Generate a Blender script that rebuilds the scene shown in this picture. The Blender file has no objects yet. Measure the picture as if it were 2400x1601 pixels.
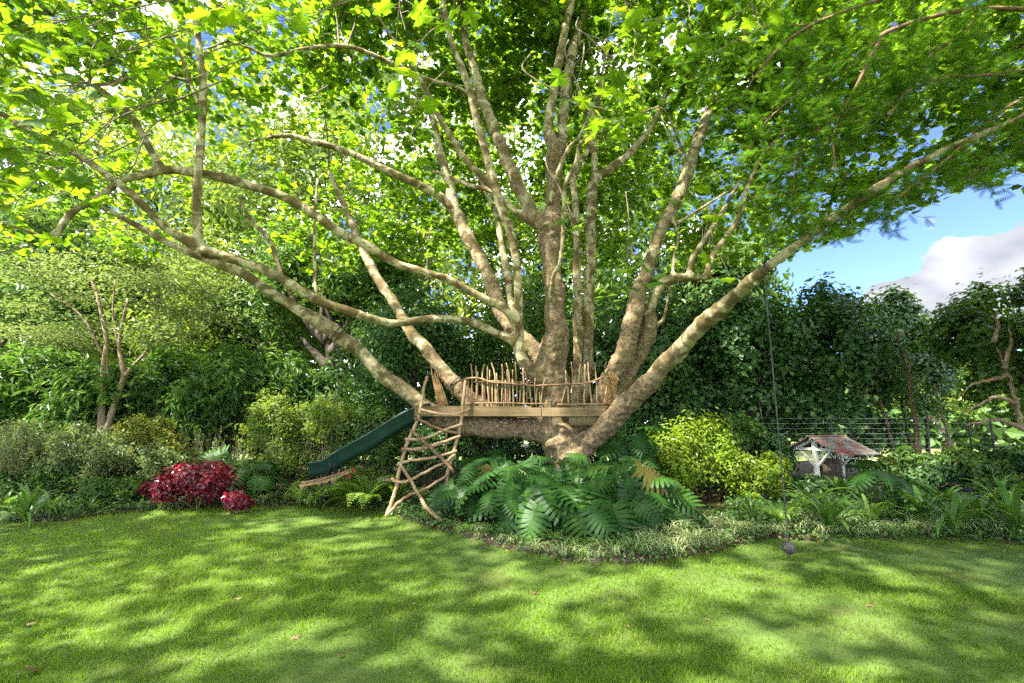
import bpy, math, random
import numpy as np
from mathutils import Vector, Matrix, noise as mnoise

R = math.radians
rng = np.random.default_rng(7)
random.seed(7)
scene = bpy.context.scene
col = scene.collection

# ------------------------------------------------------------------ camera
F_PX, PW, PH = 1133.0, 2400.0, 1601.0
CAM = np.array((0.0, 0.0, 1.6)); PITCH = R(9.5)
cam_d = bpy.data.cameras.new('camera'); cam = bpy.data.objects.new('camera', cam_d); col.objects.link(cam)
cam.location = CAM; cam.rotation_euler = (R(90) + PITCH, 0, 0)
cam_d.sensor_width = 36.0; cam_d.lens = 36.0 * F_PX / PW
cam_d.clip_start = 0.05; cam_d.clip_end = 3000
scene.camera = cam

CT, ST = math.cos(PITCH), math.sin(PITCH)
def ray(px, py):
    u = (px - PW / 2) / F_PX; v = (PH / 2 - py) / F_PX
    return np.array((u, CT - v * ST, ST + v * CT))

# ------------------------------------------------------------------ sky, sun, exposure
SUN_TO = Vector((-0.52, -0.36, 0.90)).normalized()
SUN_EL = math.asin(SUN_TO.z); SUN_AZ = math.atan2(SUN_TO.x, SUN_TO.y)
world = bpy.data.worlds.new('World'); scene.world = world; world.use_nodes = True
wt = world.node_tree; wt.nodes.clear()
def wn(t, **k):
    n = wt.nodes.new(t)
    for a, b in k.items(): setattr(n, a, b)
    return n
def wl(a, b): wt.links.new(a, b)
w_out = wn('ShaderNodeOutputWorld'); w_bg = wn('ShaderNodeBackground')
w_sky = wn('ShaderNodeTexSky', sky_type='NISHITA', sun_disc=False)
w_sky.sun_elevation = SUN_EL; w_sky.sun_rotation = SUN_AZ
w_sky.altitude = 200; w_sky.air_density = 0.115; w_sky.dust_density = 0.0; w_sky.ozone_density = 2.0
w_tc = wn('ShaderNodeTexCoord')
# cumulus: fractal noise over the view direction, flattened, kept bright out of view as added fill light
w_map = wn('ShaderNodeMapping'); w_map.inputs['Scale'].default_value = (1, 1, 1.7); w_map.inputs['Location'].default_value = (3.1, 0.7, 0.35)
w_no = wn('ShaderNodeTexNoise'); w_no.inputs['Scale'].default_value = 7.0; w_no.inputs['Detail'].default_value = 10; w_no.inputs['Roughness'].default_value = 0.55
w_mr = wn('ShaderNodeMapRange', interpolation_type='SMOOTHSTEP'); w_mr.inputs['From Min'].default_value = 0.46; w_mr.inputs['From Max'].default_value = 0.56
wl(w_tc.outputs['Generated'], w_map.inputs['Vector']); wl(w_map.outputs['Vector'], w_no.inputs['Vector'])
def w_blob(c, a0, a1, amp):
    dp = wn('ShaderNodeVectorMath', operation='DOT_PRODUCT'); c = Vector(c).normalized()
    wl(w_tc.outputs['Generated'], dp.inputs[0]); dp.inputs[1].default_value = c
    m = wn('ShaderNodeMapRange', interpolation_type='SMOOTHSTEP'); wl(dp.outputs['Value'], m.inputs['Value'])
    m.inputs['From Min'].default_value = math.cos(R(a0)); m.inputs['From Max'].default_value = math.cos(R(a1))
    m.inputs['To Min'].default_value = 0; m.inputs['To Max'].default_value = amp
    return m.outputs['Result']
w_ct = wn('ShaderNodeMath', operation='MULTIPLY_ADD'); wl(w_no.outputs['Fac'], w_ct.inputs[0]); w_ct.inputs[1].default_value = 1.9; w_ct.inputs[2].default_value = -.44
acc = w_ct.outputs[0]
for c, a0, a1, amp in ((ray(2280, 520), 30, 14, -.26), (ray(2260, 690), 5.5, 0, .34), (ray(2350, 665), 6.5, 0, .36), (ray(2160, 705), 5, 0, .32), (ray(2110, 725), 4, 0, .28), (ray(2430, 660), 7, 0, .36), (ray(2235, 610), 3, 0, .20)):  # clear gap cut where the camera looks, cloud lumps set into it
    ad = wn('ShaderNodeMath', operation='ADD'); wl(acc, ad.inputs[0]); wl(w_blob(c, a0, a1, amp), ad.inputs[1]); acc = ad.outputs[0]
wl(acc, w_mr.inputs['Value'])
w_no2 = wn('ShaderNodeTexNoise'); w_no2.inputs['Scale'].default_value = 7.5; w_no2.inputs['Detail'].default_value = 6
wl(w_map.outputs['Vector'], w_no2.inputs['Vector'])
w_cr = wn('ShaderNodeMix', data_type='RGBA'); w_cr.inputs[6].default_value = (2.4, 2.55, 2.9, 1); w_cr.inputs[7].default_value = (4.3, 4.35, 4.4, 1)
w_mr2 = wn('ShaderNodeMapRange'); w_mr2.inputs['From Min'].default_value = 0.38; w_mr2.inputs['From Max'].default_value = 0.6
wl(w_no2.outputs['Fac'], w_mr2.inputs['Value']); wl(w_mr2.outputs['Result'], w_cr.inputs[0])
w_dim = wn('ShaderNodeMix', data_type='RGBA', blend_type='MULTIPLY'); wl(w_blob(ray(2300, 640), 22, 12, 1.0), w_dim.inputs[0]); wl(w_cr.outputs[2], w_dim.inputs[6]); w_dim.inputs[7].default_value = (.125, .126, .129, 1)  # darkens only the cloud in view; unseen clouds stay bright for fill
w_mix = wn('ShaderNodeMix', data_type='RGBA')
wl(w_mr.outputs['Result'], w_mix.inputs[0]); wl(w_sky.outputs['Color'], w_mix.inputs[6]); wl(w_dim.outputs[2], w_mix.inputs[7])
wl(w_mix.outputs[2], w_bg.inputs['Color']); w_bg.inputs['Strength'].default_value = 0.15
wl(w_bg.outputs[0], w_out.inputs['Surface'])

sun_d = bpy.data.lights.new('sun', 'SUN'); sun = bpy.data.objects.new('sun', sun_d); col.objects.link(sun)
sun_d.energy = 2.0; sun_d.angle = R(1.3); sun_d.color = (1.0, 0.95, 0.85)
sun.rotation_euler = (-SUN_TO).to_track_quat('-Z', 'Y').to_euler(); sun.location = (-20, -5, 40)

vs = scene.view_settings
vs.view_transform = 'Standard'; vs.look = 'None'; vs.exposure = 3.75; vs.gamma = 1.0; vs.use_curve_mapping = False
cy = scene.cycles
cy.max_bounces = 8; cy.diffuse_bounces = 4; cy.glossy_bounces = 2; cy.transmission_bounces = 5; cy.transparent_max_bounces = 4
cy.caustics_reflective = False; cy.caustics_refractive = False; cy.sample_clamp_indirect = 8.0
cy.use_denoising = False; cy.denoiser = 'OPENIMAGEDENOISE'; cy.use_adaptive_sampling = True; cy.adaptive_threshold = 0.005

# ------------------------------------------------------------------ pixel <-> place (photograph 2400 x 1601)
def P(px, py, Y):
    d = ray(px, py); return CAM + d * (Y / d[1])
def G(px, py, z=0.0):
    d = ray(px, py); return CAM + d * ((z - CAM[2]) / d[2])
def depth_scale(px, py, Y):
    return (Y / ray(px, py)[1]) / F_PX      # metres per photo pixel there
def proj(p):
    q = np.asarray(p, float) - CAM
    w = q[..., 1] * CT + q[..., 2] * ST
    w = np.where(np.abs(w) < 1e-6, 1e-6, w)
    v = (-q[..., 1] * ST + q[..., 2] * CT) / w
    return PW / 2 + F_PX * q[..., 0] / w, PH / 2 - F_PX * v, w

# ------------------------------------------------------------------ mesh helpers
def offset_of(parent):
    o = np.zeros(3)
    while parent is not None:
        o += np.array(parent.location); parent = parent.parent
    return o
def mesh_np(name, V, faces, mat=None, tint=None, smooth=True, extra=None):
    me = bpy.data.meshes.new(name)
    V = np.asarray(V, np.float32).reshape(-1, 3)
    faces = [np.asarray(f, np.int32) for f in faces if len(f)]
    nl = sum(f.size for f in faces); nf = sum(len(f) for f in faces)
    me.vertices.add(len(V)); me.vertices.foreach_set('co', V.ravel())
    me.loops.add(nl); me.loops.foreach_set('vertex_index', np.concatenate([f.ravel() for f in faces]))
    tot = np.concatenate([np.full(len(f), f.shape[1], np.int32) for f in faces])
    st = np.concatenate(([0], np.cumsum(tot)[:-1])).astype(np.int32)
    me.polygons.add(nf); me.polygons.foreach_set('loop_start', st); me.polygons.foreach_set('loop_total', tot)
    me.polygons.foreach_set('use_smooth', np.full(nf, bool(smooth)))
    if tint is not None:
        a = me.attributes.new('tint', 'FLOAT', 'POINT'); a.data.foreach_set('value', np.asarray(tint, np.float32))
    for k, v in (extra or {}).items():
        a = me.attributes.new(k, 'FLOAT', 'POINT'); a.data.foreach_set('value', np.asarray(v, np.float32))
    me.update(calc_edges=True)
    if mat: me.materials.append(mat)
    return me
def link(name, me, parent=None):
    o = bpy.data.objects.new(name, me); col.objects.link(o)
    if parent is not None: o.parent = parent
    return o
def build(name, V, faces, mat, parent=None, tint=None, smooth=True, extra=None):
    V = np.asarray(V, float).reshape(-1, 3) - offset_of(parent)
    return link(name, mesh_np(name, V, faces, mat, tint, smooth, extra), parent)
def put(name, me, M, parent=None):
    o = link(name, me, parent); off = offset_of(parent)
    o.matrix_local = Matrix.Translation(Vector(-off)) @ M
    return o
def tag(o, label=None, cat=None, group=None, kind=None):
    if label: o['label'] = label
    if cat: o['category'] = cat
    if group: o['group'] = group
    if kind: o['kind'] = kind
    return o
def thing(name, loc, label, cat, group=None):
    o = bpy.data.objects.new(name, None); col.objects.link(o); o.location = tuple(float(a) for a in loc); o.empty_display_size = 0.2
    return tag(o, label, cat, group)

def catmull(pts, per=6):
    pts = np.asarray(pts, float)
    if len(pts) < 3 and per > 1:
        t = np.linspace(0, 1, per * (len(pts) - 1) + 1)[:, None]
        return pts[0] * (1 - t) + pts[-1] * t
    q = np.vstack((2 * pts[0] - pts[1], pts, 2 * pts[-1] - pts[-2])); out = []
    for i in range(1, len(q) - 2):
        p0, p1, p2, p3 = q[i - 1], q[i], q[i + 1], q[i + 2]
        for k in range(per):
            t = k / per
            out.append(0.5 * ((2 * p1) + (-p0 + p2) * t + (2 * p0 - 5 * p1 + 4 * p2 - p3) * t * t + (-p0 + 3 * p1 - 3 * p2 + p3) * t ** 3))
    out.append(pts[-1]); return np.array(out)

class MB:
    """collects pieces that become one mesh"""
    def __init__(s): s.V = []; s.Q = []; s.T = []; s.n = 0; s.tn = []
    def add(s, V, Q=None, T=None, tint=0.5):
        V = np.asarray(V, float).reshape(-1, 3)
        if Q is not None and len(Q): s.Q.append(np.asarray(Q, int) + s.n)
        if T is not None and len(T): s.T.append(np.asarray(T, int) + s.n)
        s.V.append(V); s.n += len(V)
        s.tn.append(np.broadcast_to(np.asarray(tint, float), (len(V),)))
    def tube(s, pts, rad, sides=8, wob=0.0, tint=0.5, cap=True):
        pts = np.asarray(pts, float); n = len(pts); rad = np.broadcast_to(np.asarray(rad, float), (n,))
        tg = np.gradient(pts, axis=0); tg /= np.linalg.norm(tg, axis=1)[:, None] + 1e-12
        a = np.array((0, 0, 1.0)) if abs(tg[0][2]) < 0.9 else np.array((1.0, 0, 0))
        u = np.cross(tg[0], a); u /= np.linalg.norm(u)
        ang = np.arange(sides) / sides * 2 * math.pi; ca, sa = np.cos(ang)[:, None], np.sin(ang)[:, None]
        rings = []
        for i in range(n):
            u = u - tg[i] * np.dot(u, tg[i]); u /= np.linalg.norm(u) + 1e-12
            w = np.cross(tg[i], u)
            rr = rad[i] * (1 + (wob * rng.normal(size=(sides, 1)) if wob else 0))
            rings.append(pts[i] + rr * (ca * u + sa * w))
        V = np.vstack(rings)
        i, j = np.meshgrid(np.arange(n - 1), np.arange(sides), indexing='ij'); j2 = (j + 1) % sides
        Q = np.stack((i * sides + j, i * sides + j2, (i + 1) * sides + j2, (i + 1) * sides + j), -1).reshape(-1, 4)
        T = None
        if cap:
            V = np.vstack((V, pts[0] - tg[0] * rad[0] * .15, pts[-1] + tg[-1] * rad[-1] * .15)); c0, c1 = n * sides, n * sides + 1
            k = np.arange(sides); k2 = (k + 1) % sides
            T = np.vstack((np.stack((np.full(sides, c0), k2, k), -1), np.stack((np.full(sides, c1), (n - 1) * sides + k, (n - 1) * sides + k2), -1)))
        s.add(V, Q, T, tint)
    def box(s, c, size, M=None, tint=0.5, bev=0.0):
        hx, hy, hz = np.asarray(size, float) / 2
        if bev:
            b = bev; V = []
            for z, k in ((-hz, 1), (-hz + b, 0), (hz - b, 0), (hz, 1)):
                x, y = hx - b * k, hy - b * k
                V += [(-x, -y, z), (x, -y, z), (x, y, z), (-x, y, z)]
            V = np.array(V); Q = [(3, 2, 1, 0), (12, 13, 14, 15)]
            for l in range(3):
                for k in range(4): Q.append((l * 4 + k, l * 4 + (k + 1) % 4, l * 4 + 4 + (k + 1) % 4, l * 4 + 4 + k))
        else:
            V = np.array([(x, y, z) for z in (-hz, hz) for (x, y) in ((-hx, -hy), (hx, -hy), (hx, hy), (-hx, hy))])
            Q = [(3, 2, 1, 0), (4, 5, 6, 7), (0, 1, 5, 4), (1, 2, 6, 5), (2, 3, 7, 6), (3, 0, 4, 7)]
        if M is not None: V = V @ np.asarray(M, float).T
        s.add(V + np.asarray(c, float), Q, None, tint)
    def beam(s, a, b, w, h, up=(0, 0, 1), tint=0.5, bev=0.004):
        a, b = np.asarray(a, float), np.asarray(b, float); d = b - a; L = np.linalg.norm(d); d = d / L
        up = np.asarray(up, float); sd = np.cross(up, d); sd /= np.linalg.norm(sd); up2 = np.cross(d, sd)
        s.box((a + b) / 2, (L, w, h), np.stack((d, sd, up2), 1), tint, bev)
    def build(s, name, mat, parent=None, smooth=True):
        fs = []
        if s.Q: fs.append(np.vstack(s.Q))
        if s.T: fs.append(np.vstack(s.T))
        return build(name, np.vstack(s.V), fs, mat, parent, np.concatenate(s.tn), smooth)

def scatter(baseV, baseT, pos, fr, scale, tint):
    """copies of a small shape at many places: fr (n,3,3) columns = local x,y,z; returns V, F, tint"""
    n = len(pos); k = len(baseV)
    bv = np.asarray(baseV, float)
    sc = np.asarray(scale, float).reshape(n, 1, -1)
    V = np.einsum('nij,nkj->nki', fr, bv[None] * sc) + pos[:, None]
    Fc = (np.asarray(baseT, int)[None] + (np.arange(n) * k)[:, None, None]).reshape(-1, np.asarray(baseT).shape[1])
    return V.reshape(-1, 3), Fc, np.repeat(tint, k)
def unit(v): return v / (np.linalg.norm(v, axis=-1, keepdims=True) + 1e-12)
def frames(nrm, fwd):
    """z = normal, y = forward projected"""
    z = unit(nrm); x = unit(np.cross(fwd, z)); y = np.cross(z, x)
    return np.stack((x, y, z), -1)
def rand_dirs(n): return unit(rng.normal(size=(n, 3)))

# ------------------------------------------------------------------ materials
def nmat(name):
    m = bpy.data.materials.new(name); m.use_nodes = True; t = m.node_tree; t.nodes.clear()
    return m, t, (lambda ty, **k: (lambda n: [setattr(n, a, b) for a, b in k.items()] and n or n)(t.nodes.new(ty))), t.links.new
def ramp(node, stops, interp='LINEAR'):
    cr = node.color_ramp; cr.interpolation = interp
    while len(cr.elements) > len(stops): cr.elements.remove(cr.elements[-1])
    while len(cr.elements) < len(stops): cr.elements.new(0.5)
    for e, (p, c) in zip(cr.elements, stops): e.position = p; e.color = (*c, 1)
def leaf_mat(name, c0, c1, c2, trans=0.4, tcol=None, rough=0.42, spec=0.4):
    """c0..c2 leaf colours from the tint attribute; the leaf lets some light through"""
    m, t, N, L = nmat(name)
    at = N('ShaderNodeAttribute', attribute_name='tint'); rp = N('ShaderNodeValToRGB'); ramp(rp, [(0, c0), (.55, c1), (1, c2)])
    L(at.outputs['Fac'], rp.inputs[0])
    b = N('ShaderNodeBsdfPrincipled'); b.inputs['Roughness'].default_value = rough; b.inputs['Specular IOR Level'].default_value = spec
    L(rp.outputs[0], b.inputs['Base Color'])
    tr = N('ShaderNodeBsdfTranslucent'); mx = N('ShaderNodeMix', data_type='RGBA', blend_type='MULTIPLY'); mx.inputs[0].default_value = 1
    tc = tcol or (2.1, 1.9, 0.8); mx.inputs[7].default_value = (*tc, 1)
    L(rp.outputs[0], mx.inputs[6]); L(mx.outputs[2], tr.inputs['Color'])
    ms = N('ShaderNodeMixShader'); ms.inputs[0].default_value = trans
    L(b.outputs[0], ms.inputs[1]); L(tr.outputs[0], ms.inputs[2])
    o = N('ShaderNodeOutputMaterial'); L(ms.outputs[0], o.inputs[0]); return m
def noise_mat(name, cols, scale=5.0, detail=6, rough=0.8, bump=0.3, bscale=30.0, stretch=(1, 1, 1), tint=0.0, dist=0.0, spec=0.3, bdist=0.01):
    m, t, N, L = nmat(name)
    tc = N('ShaderNodeTexCoord'); mp = N('ShaderNodeMapping'); mp.inputs['Scale'].default_value = stretch
    L(tc.outputs['Object'], mp.inputs['Vector'])
    no = N('ShaderNodeTexNoise'); no.inputs['Scale'].default_value = scale; no.inputs['Detail'].default_value = detail; no.inputs['Distortion'].default_value = dist
    L(mp.outputs[0], no.inputs['Vector'])
    fac = no.outputs['Fac']
    if tint:
        at = N('ShaderNodeAttribute', attribute_name='tint'); ma = N('ShaderNodeMath', operation='MULTIPLY_ADD')
        ma.inputs[1].default_value = tint; ma.inputs[2].default_value = -tint / 2
        L(at.outputs['Fac'], ma.inputs[0]); ad = N('ShaderNodeMath', operation='ADD'); L(ma.outputs[0], ad.inputs[0]); L(fac, ad.inputs[1]); fac = ad.outputs[0]
    rp = N('ShaderNodeValToRGB'); ramp(rp, [(0.3 + 0.4 * i / (len(cols) - 1), c) for i, c in enumerate(cols)])
    L(fac, rp.inputs[0])
    b = N('ShaderNodeBsdfPrincipled'); b.inputs['Roughness'].default_value = rough; b.inputs['Specular IOR Level'].default_value = spec
    L(rp.outputs[0], b.inputs['Base Color'])
    n2 = N('ShaderNodeTexNoise'); n2.inputs['Scale'].default_value = bscale; n2.inputs['Detail'].default_value = 5; L(mp.outputs[0], n2.inputs['Vector'])
    bp = N('ShaderNodeBump'); bp.inputs['Strength'].default_value = bump; bp.inputs['Distance'].default_value = bdist
    L(n2.outputs['Fac'], bp.inputs['Height']); L(bp.outputs[0], b.inputs['Normal'])
    o = N('ShaderNodeOutputMaterial'); L(b.outputs[0], o.inputs[0]); return m
def plane_bark():
    m, t, N, L = nmat('plane_bark')
    tc = N('ShaderNodeTexCoord')
    n1 = N('ShaderNodeTexNoise'); n1.inputs['Scale'].default_value = 4.2; n1.inputs['Detail'].default_value = 3; n1.inputs['Roughness'].default_value = .45; n1.inputs['Distortion'].default_value = .6
    L(tc.outputs['Object'], n1.inputs['Vector'])
    r1 = N('ShaderNodeValToRGB'); ramp(r1, [(0, (.075, .05, .02)), (.44, (.12, .084, .035)), (.455, (.18, .138, .072)), (.52, (.22, .172, .096)), (.535, (.37, .31, .18)), (.64, (.42, .36, .22)), (.66, (.235, .183, .105))])
    L(n1.outputs['Fac'], r1.inputs[0])
    # rough scaly old bark
    n2 = N('ShaderNodeTexNoise'); n2.inputs['Scale'].default_value = 15; n2.inputs['Detail'].default_value = 9; n2.inputs['Roughness'].default_value = .7
    L(tc.outputs['Object'], n2.inputs['Vector'])
    r2 = N('ShaderNodeValToRGB'); ramp(r2, [(.32, (.065, .038, .021)), (.45, (.145, .096, .055)), (.56, (.235, .168, .098)), (.68, (.35, .265, .165))])
    L(n2.outputs['Fac'], r2.inputs[0])
    n3 = N('ShaderNodeTexNoise'); n3.inputs['Scale'].default_value = 2.1; n3.inputs['Detail'].default_value = 5; L(tc.outputs['Object'], n3.inputs['Vector'])
    at = N('ShaderNodeAttribute', attribute_name='burl')
    ma = N('ShaderNodeMath', operation='MULTIPLY_ADD'); ma.inputs[1].default_value = 1.0; L(at.outputs['Fac'], ma.inputs[0]); L(n3.outputs['Fac'], ma.inputs[2])
    mr = N('ShaderNodeMapRange'); mr.inputs['From Min'].default_value = .80; mr.inputs['From Max'].default_value = 1.15; L(ma.outputs[0], mr.inputs['Value'])
    mx = N('ShaderNodeMix', data_type='RGBA'); L(mr.outputs[0], mx.inputs[0]); L(r1.outputs[0], mx.inputs[6]); L(r2.outputs[0], mx.inputs[7])
    # moss film
    n4 = N('ShaderNodeTexNoise'); n4.inputs['Scale'].default_value = 3.3; n4.inputs['Detail'].default_value = 7; L(tc.outputs['Object'], n4.inputs['Vector'])
    m4 = N('ShaderNodeMapRange'); m4.inputs['From Min'].default_value = .52; m4.inputs['From Max'].default_value = .74; m4.inputs['To Max'].default_value = .55; L(n4.outputs['Fac'], m4.inputs['Value'])
    mx2 = N('ShaderNodeMix', data_type='RGBA'); L(m4.outputs[0], mx2.inputs[0]); L(mx.outputs[2], mx2.inputs[6]); mx2.inputs[7].default_value = (.17, .15, .055, 1)
    b = N('ShaderNodeBsdfPrincipled'); b.inputs['Roughness'].default_value = .85; b.inputs['Specular IOR Level'].default_value = .2
    L(mx2.outputs[2], b.inputs['Base Color'])
    ad = N('ShaderNodeMath', operation='MULTIPLY_ADD'); L(n2.outputs['Fac'], ad.inputs[0]); L(mr.outputs[0], ad.inputs[1]); L(n1.outputs['Fac'], ad.inputs[2])
    bp = N('ShaderNodeBump'); bp.inputs['Strength'].default_value = .9; bp.inputs['Distance'].default_value = .035
    L(ad.outputs[0], bp.inputs['Height']); L(bp.outputs[0], b.inputs['Normal'])
    o = N('ShaderNodeOutputMaterial'); L(b.outputs[0], o.inputs[0]); return m
M = {}
M['bark'] = plane_bark()
M['twig'] = noise_mat('twig_bark', [(.07, .05, .03), (.13, .10, .06), (.21, .17, .11)], 9, bump=.4)
M['dark_bark'] = noise_mat('dark_bark', [(.03, .022, .015), (.06, .043, .03), (.11, .08, .055)], 12, bump=.6, stretch=(1, 1, .3))
M['tan_bark'] = noise_mat('tan_bark', [(.13, .09, .06), (.24, .17, .11), (.33, .25, .17)], 12, bump=.5, stretch=(1, 1, .35))
M['red_bark'] = noise_mat('red_brown_bark', [(.10, .055, .03), (.19, .11, .06), (.27, .17, .10)], 14, bump=.5, stretch=(1, 1, .35))
M['plane_leaf'] = leaf_mat('plane_leaf', (.048, .108, .014), (.088, .17, .018), (.17, .245, .022), .60, (2.55, 2.3, .55), .4, .45)
M['feather_leaf'] = leaf_mat('feathery_leaf', (.04, .11, .014), (.065, .155, .018), (.10, .20, .025), .55, (2.1, 1.9, .7), .5, .3)
M['evergreen_leaf'] = leaf_mat('evergreen_leaf', (.026, .07, .017), (.052, .12, .028), (.10, .175, .04), .28, (1.9, 2.0, .7), .42, .42)
M['mid_leaf'] = leaf_mat('mid_green_leaf', (.04, .09, .018), (.07, .14, .026), (.13, .20, .035), .4, (2.1, 1.9, .8))
M['light_leaf'] = leaf_mat('light_green_leaf', (.075, .135, .024), (.14, .21, .035), (.24, .29, .06), .45, (2.0, 1.8, .8))
M['grey_leaf'] = leaf_mat('grey_green_leaf', (.07, .11, .035), (.13, .175, .06), (.24, .28, .12), .35, (1.8, 1.8, 1.0))
M['bamboo_leaf'] = leaf_mat('bamboo_leaf', (.04, .095, .02), (.075, .15, .032), (.14, .22, .055), .42, (2.0, 1.9, .8))
M['gold_leaf'] = leaf_mat('golden_leaf', (.10, .175, .014), (.19, .28, .015), (.31, .39, .022), .42, (1.6, 1.5, .7))
M['daisy_leaf'] = leaf_mat('yellow_flower_leaf', (.09, .15, .03), (.22, .25, .04), (.52, .42, .035), .35, (1.6, 1.4, .6))
M['red_leaf'] = leaf_mat('red_leaf', (.06, .007, .014), (.17, .015, .028), (.33, .03, .055), .36, (2.2, 1.0, 1.4), .33, .6)
M['monstera_leaf'] = leaf_mat('monstera_leaf', (.013, .046, .008), (.023, .07, .011), (.045, .108, .015), .22, (2.2, 2.0, .6), .48, .2)
M['monstera_old'] = leaf_mat('monstera_yellowed', (.07, .075, .014), (.10, .095, .018), (.13, .10, .03), .3, (1.6, 1.5, .6), .5, .25)
M['clivia_leaf'] = leaf_mat('clivia_leaf', (.045, .11, .018), (.08, .17, .028), (.15, .24, .05), .32, (2.1, 1.9, .8), .33, .5)
M['strap_leaf'] = leaf_mat('strap_leaf', (.055, .125, .022), (.10, .19, .035), (.17, .26, .06), .32, (2.0, 1.9, .8), .35, .5)
M['variegated_leaf'] = leaf_mat('variegated_leaf', (.10, .18, .05), (.32, .38, .16), (.66, .66, .40), .35, (1.5, 1.5, 1.0))
M['cover_leaf'] = leaf_mat('ground_cover_leaf', (.03, .08, .02), (.06, .13, .03), (.12, .19, .05), .35)
M['fern_leaf'] = leaf_mat('fern_leaf', (.07, .14, .02), (.12, .21, .03), (.20, .28, .045), .45)
M['grass'] = leaf_mat('grass_blade', (.09, .125, .02), (.12, .215, .014), (.22, .305, .03), .42, (1.9, 1.8, .5), .6, .12)
M['dead_leaf'] = leaf_mat('dead_leaf', (.14, .085, .04), (.25, .165, .08), (.40, .31, .17), .25, (1.4, 1.2, .8), .7, .2)
M['flower_white'] = leaf_mat('pale_flower', (.42, .38, .36), (.6, .55, .53), (.75, .7, .72), .3, (1, 1, 1))
M['flower_red'] = leaf_mat('red_flower', (.4, .02, .03), (.55, .04, .05), (.6, .1, .1), .3, (1.2, 1, 1))
M['soil'] = noise_mat('soil', [(.02, .013, .009), (.042, .028, .018), (.075, .052, .034)], 9, bump=.9, bscale=40, bdist=.03)
M['lawn'] = noise_mat('lawn_ground', [(.075, .09, .022), (.075, .125, .022), (.10, .155, .028)], 1.6, 8, bump=.8, bscale=90, bdist=.02)
M['field'] = noise_mat('field_ground', [(.10, .15, .03), (.17, .21, .06), (.26, .27, .11)], .25, 8, bump=.4, bscale=8)
M['stick'] = noise_mat('stick_wood', [(.14, .078, .04), (.255, .15, .08), (.35, .235, .13)], 7, bump=.5, bscale=60, tint=.45, bdist=.006)
M['orange_stick'] = noise_mat('split_wood', [(.22, .115, .045), (.38, .21, .09), (.50, .31, .15)], 9, bump=.4, bscale=50, tint=.4, bdist=.006)
M['beam'] = noise_mat('beam_wood', [(.09, .058, .028), (.155, .105, .05), (.22, .155, .078)], 3.0, bump=.3, bscale=40, stretch=(.25, 2, 3), tint=.25, bdist=.005)
M['slide'] = noise_mat('green_plastic', [(.003, .020, .016), (.004, .028, .021), (.008, .042, .03)], 5, rough=.45, bump=.06, bscale=60, spec=.5)
M['white_wood'] = noise_mat('weathered_white_paint', [(.42, .41, .34), (.55, .54, .47), (.65, .64, .58)], 6, bump=.3, bscale=50, stretch=(1, 1, .4))
M['shingle'] = noise_mat('red_worn_shingle', [(.20, .06, .05), (.22, .10, .085), (.19, .15, .13), (.17, .15, .135)], 3.2, 7, bump=.5, bscale=40, tint=.55, bdist=.008)
M['rope'] = noise_mat('dark_rope', [(.025, .024, .022), (.06, .056, .05), (.10, .09, .08)], 60, bump=.5, bscale=120, bdist=.004)
M['black'] = noise_mat('black_metal', [(.012, .012, .012), (.02, .02, .02), (.035, .033, .03)], 20, rough=.5, bump=.1)
M['wire'] = noise_mat('grey_wire', [(.30, .31, .32), (.38, .39, .40), (.45, .46, .46)], 20, rough=.4, bump=.05)
M['brick'] = noise_mat('brown_board', [(.10, .05, .03), (.16, .085, .055), (.2, .12, .08)], 10, bump=.5)
M['fruit'] = noise_mat('seed_ball', [(.07, .05, .025), (.12, .09, .04), (.18, .14, .07)], 40, bump=.8, bscale=80)

# ------------------------------------------------------------------ leaf shapes (x across, y along, z up); base at origin, length about 1
def fan(outline, centre):
    V = np.vstack((centre, outline)); n = len(outline)
    return V, np.array([(0, 1 + k, 1 + (k + 1) % n) for k in range(n)])
def plane_outline(detail):
    if detail:
        h = [(.0, .02), (.14, -.10), (.30, -.14), (.40, -.05), (.58, .02), (.46, .16), (.40, .26), (.56, .34), (.68, .56), (.52, .54), (.40, .58), (.27, .56), (.27, .72), (.14, .84), (.0, 1.04)]
    else:
        h = [(.0, -.06), (.58, .0), (.36, .27), (.64, .56), (.0, 1.05)]
    L_ = [(-x, y) for x, y in h[1:-1]][::-1]
    return h + L_
def plane_leaf_shape(detail, curl=.12):
    o = np.array(plane_outline(detail)); r = np.hypot(o[:, 0], o[:, 1] - .35)
    z = -curl * r ** 2 * 1.6 + .10 * np.abs(o[:, 0]) + (curl * .5 * np.sin(o[:, 0] * 9 + o[:, 1] * 5) * r if detail else 0)
    return fan(np.column_stack((o, z)), np.array((0, .34, 0.0)))
PL_FAR = (np.array([(0, -.04, 0), (.56, .04, .03), (.60, .56, .02), (0, 1.05, -.10), (-.60, .56, .02), (-.56, .04, .03)]), np.array([(0, 1, 2), (0, 2, 3), (0, 3, 4), (0, 4, 5)]))
PL_LO = plane_leaf_shape(False); PL_HI = plane_leaf_shape(True, .2)
def lance(w=.22, fold=.10, droop=.12):
    V = np.array([(0, 0, 0), (-w, .42, fold), (0, 1, -droop), (w, .42, fold)]); return V, np.array([(0, 2, 1), (0, 3, 2)])
LANCE = lance(); OVAL = lance(.34, .08, .1); NARROW = lance(.12, .04, .2)
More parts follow.
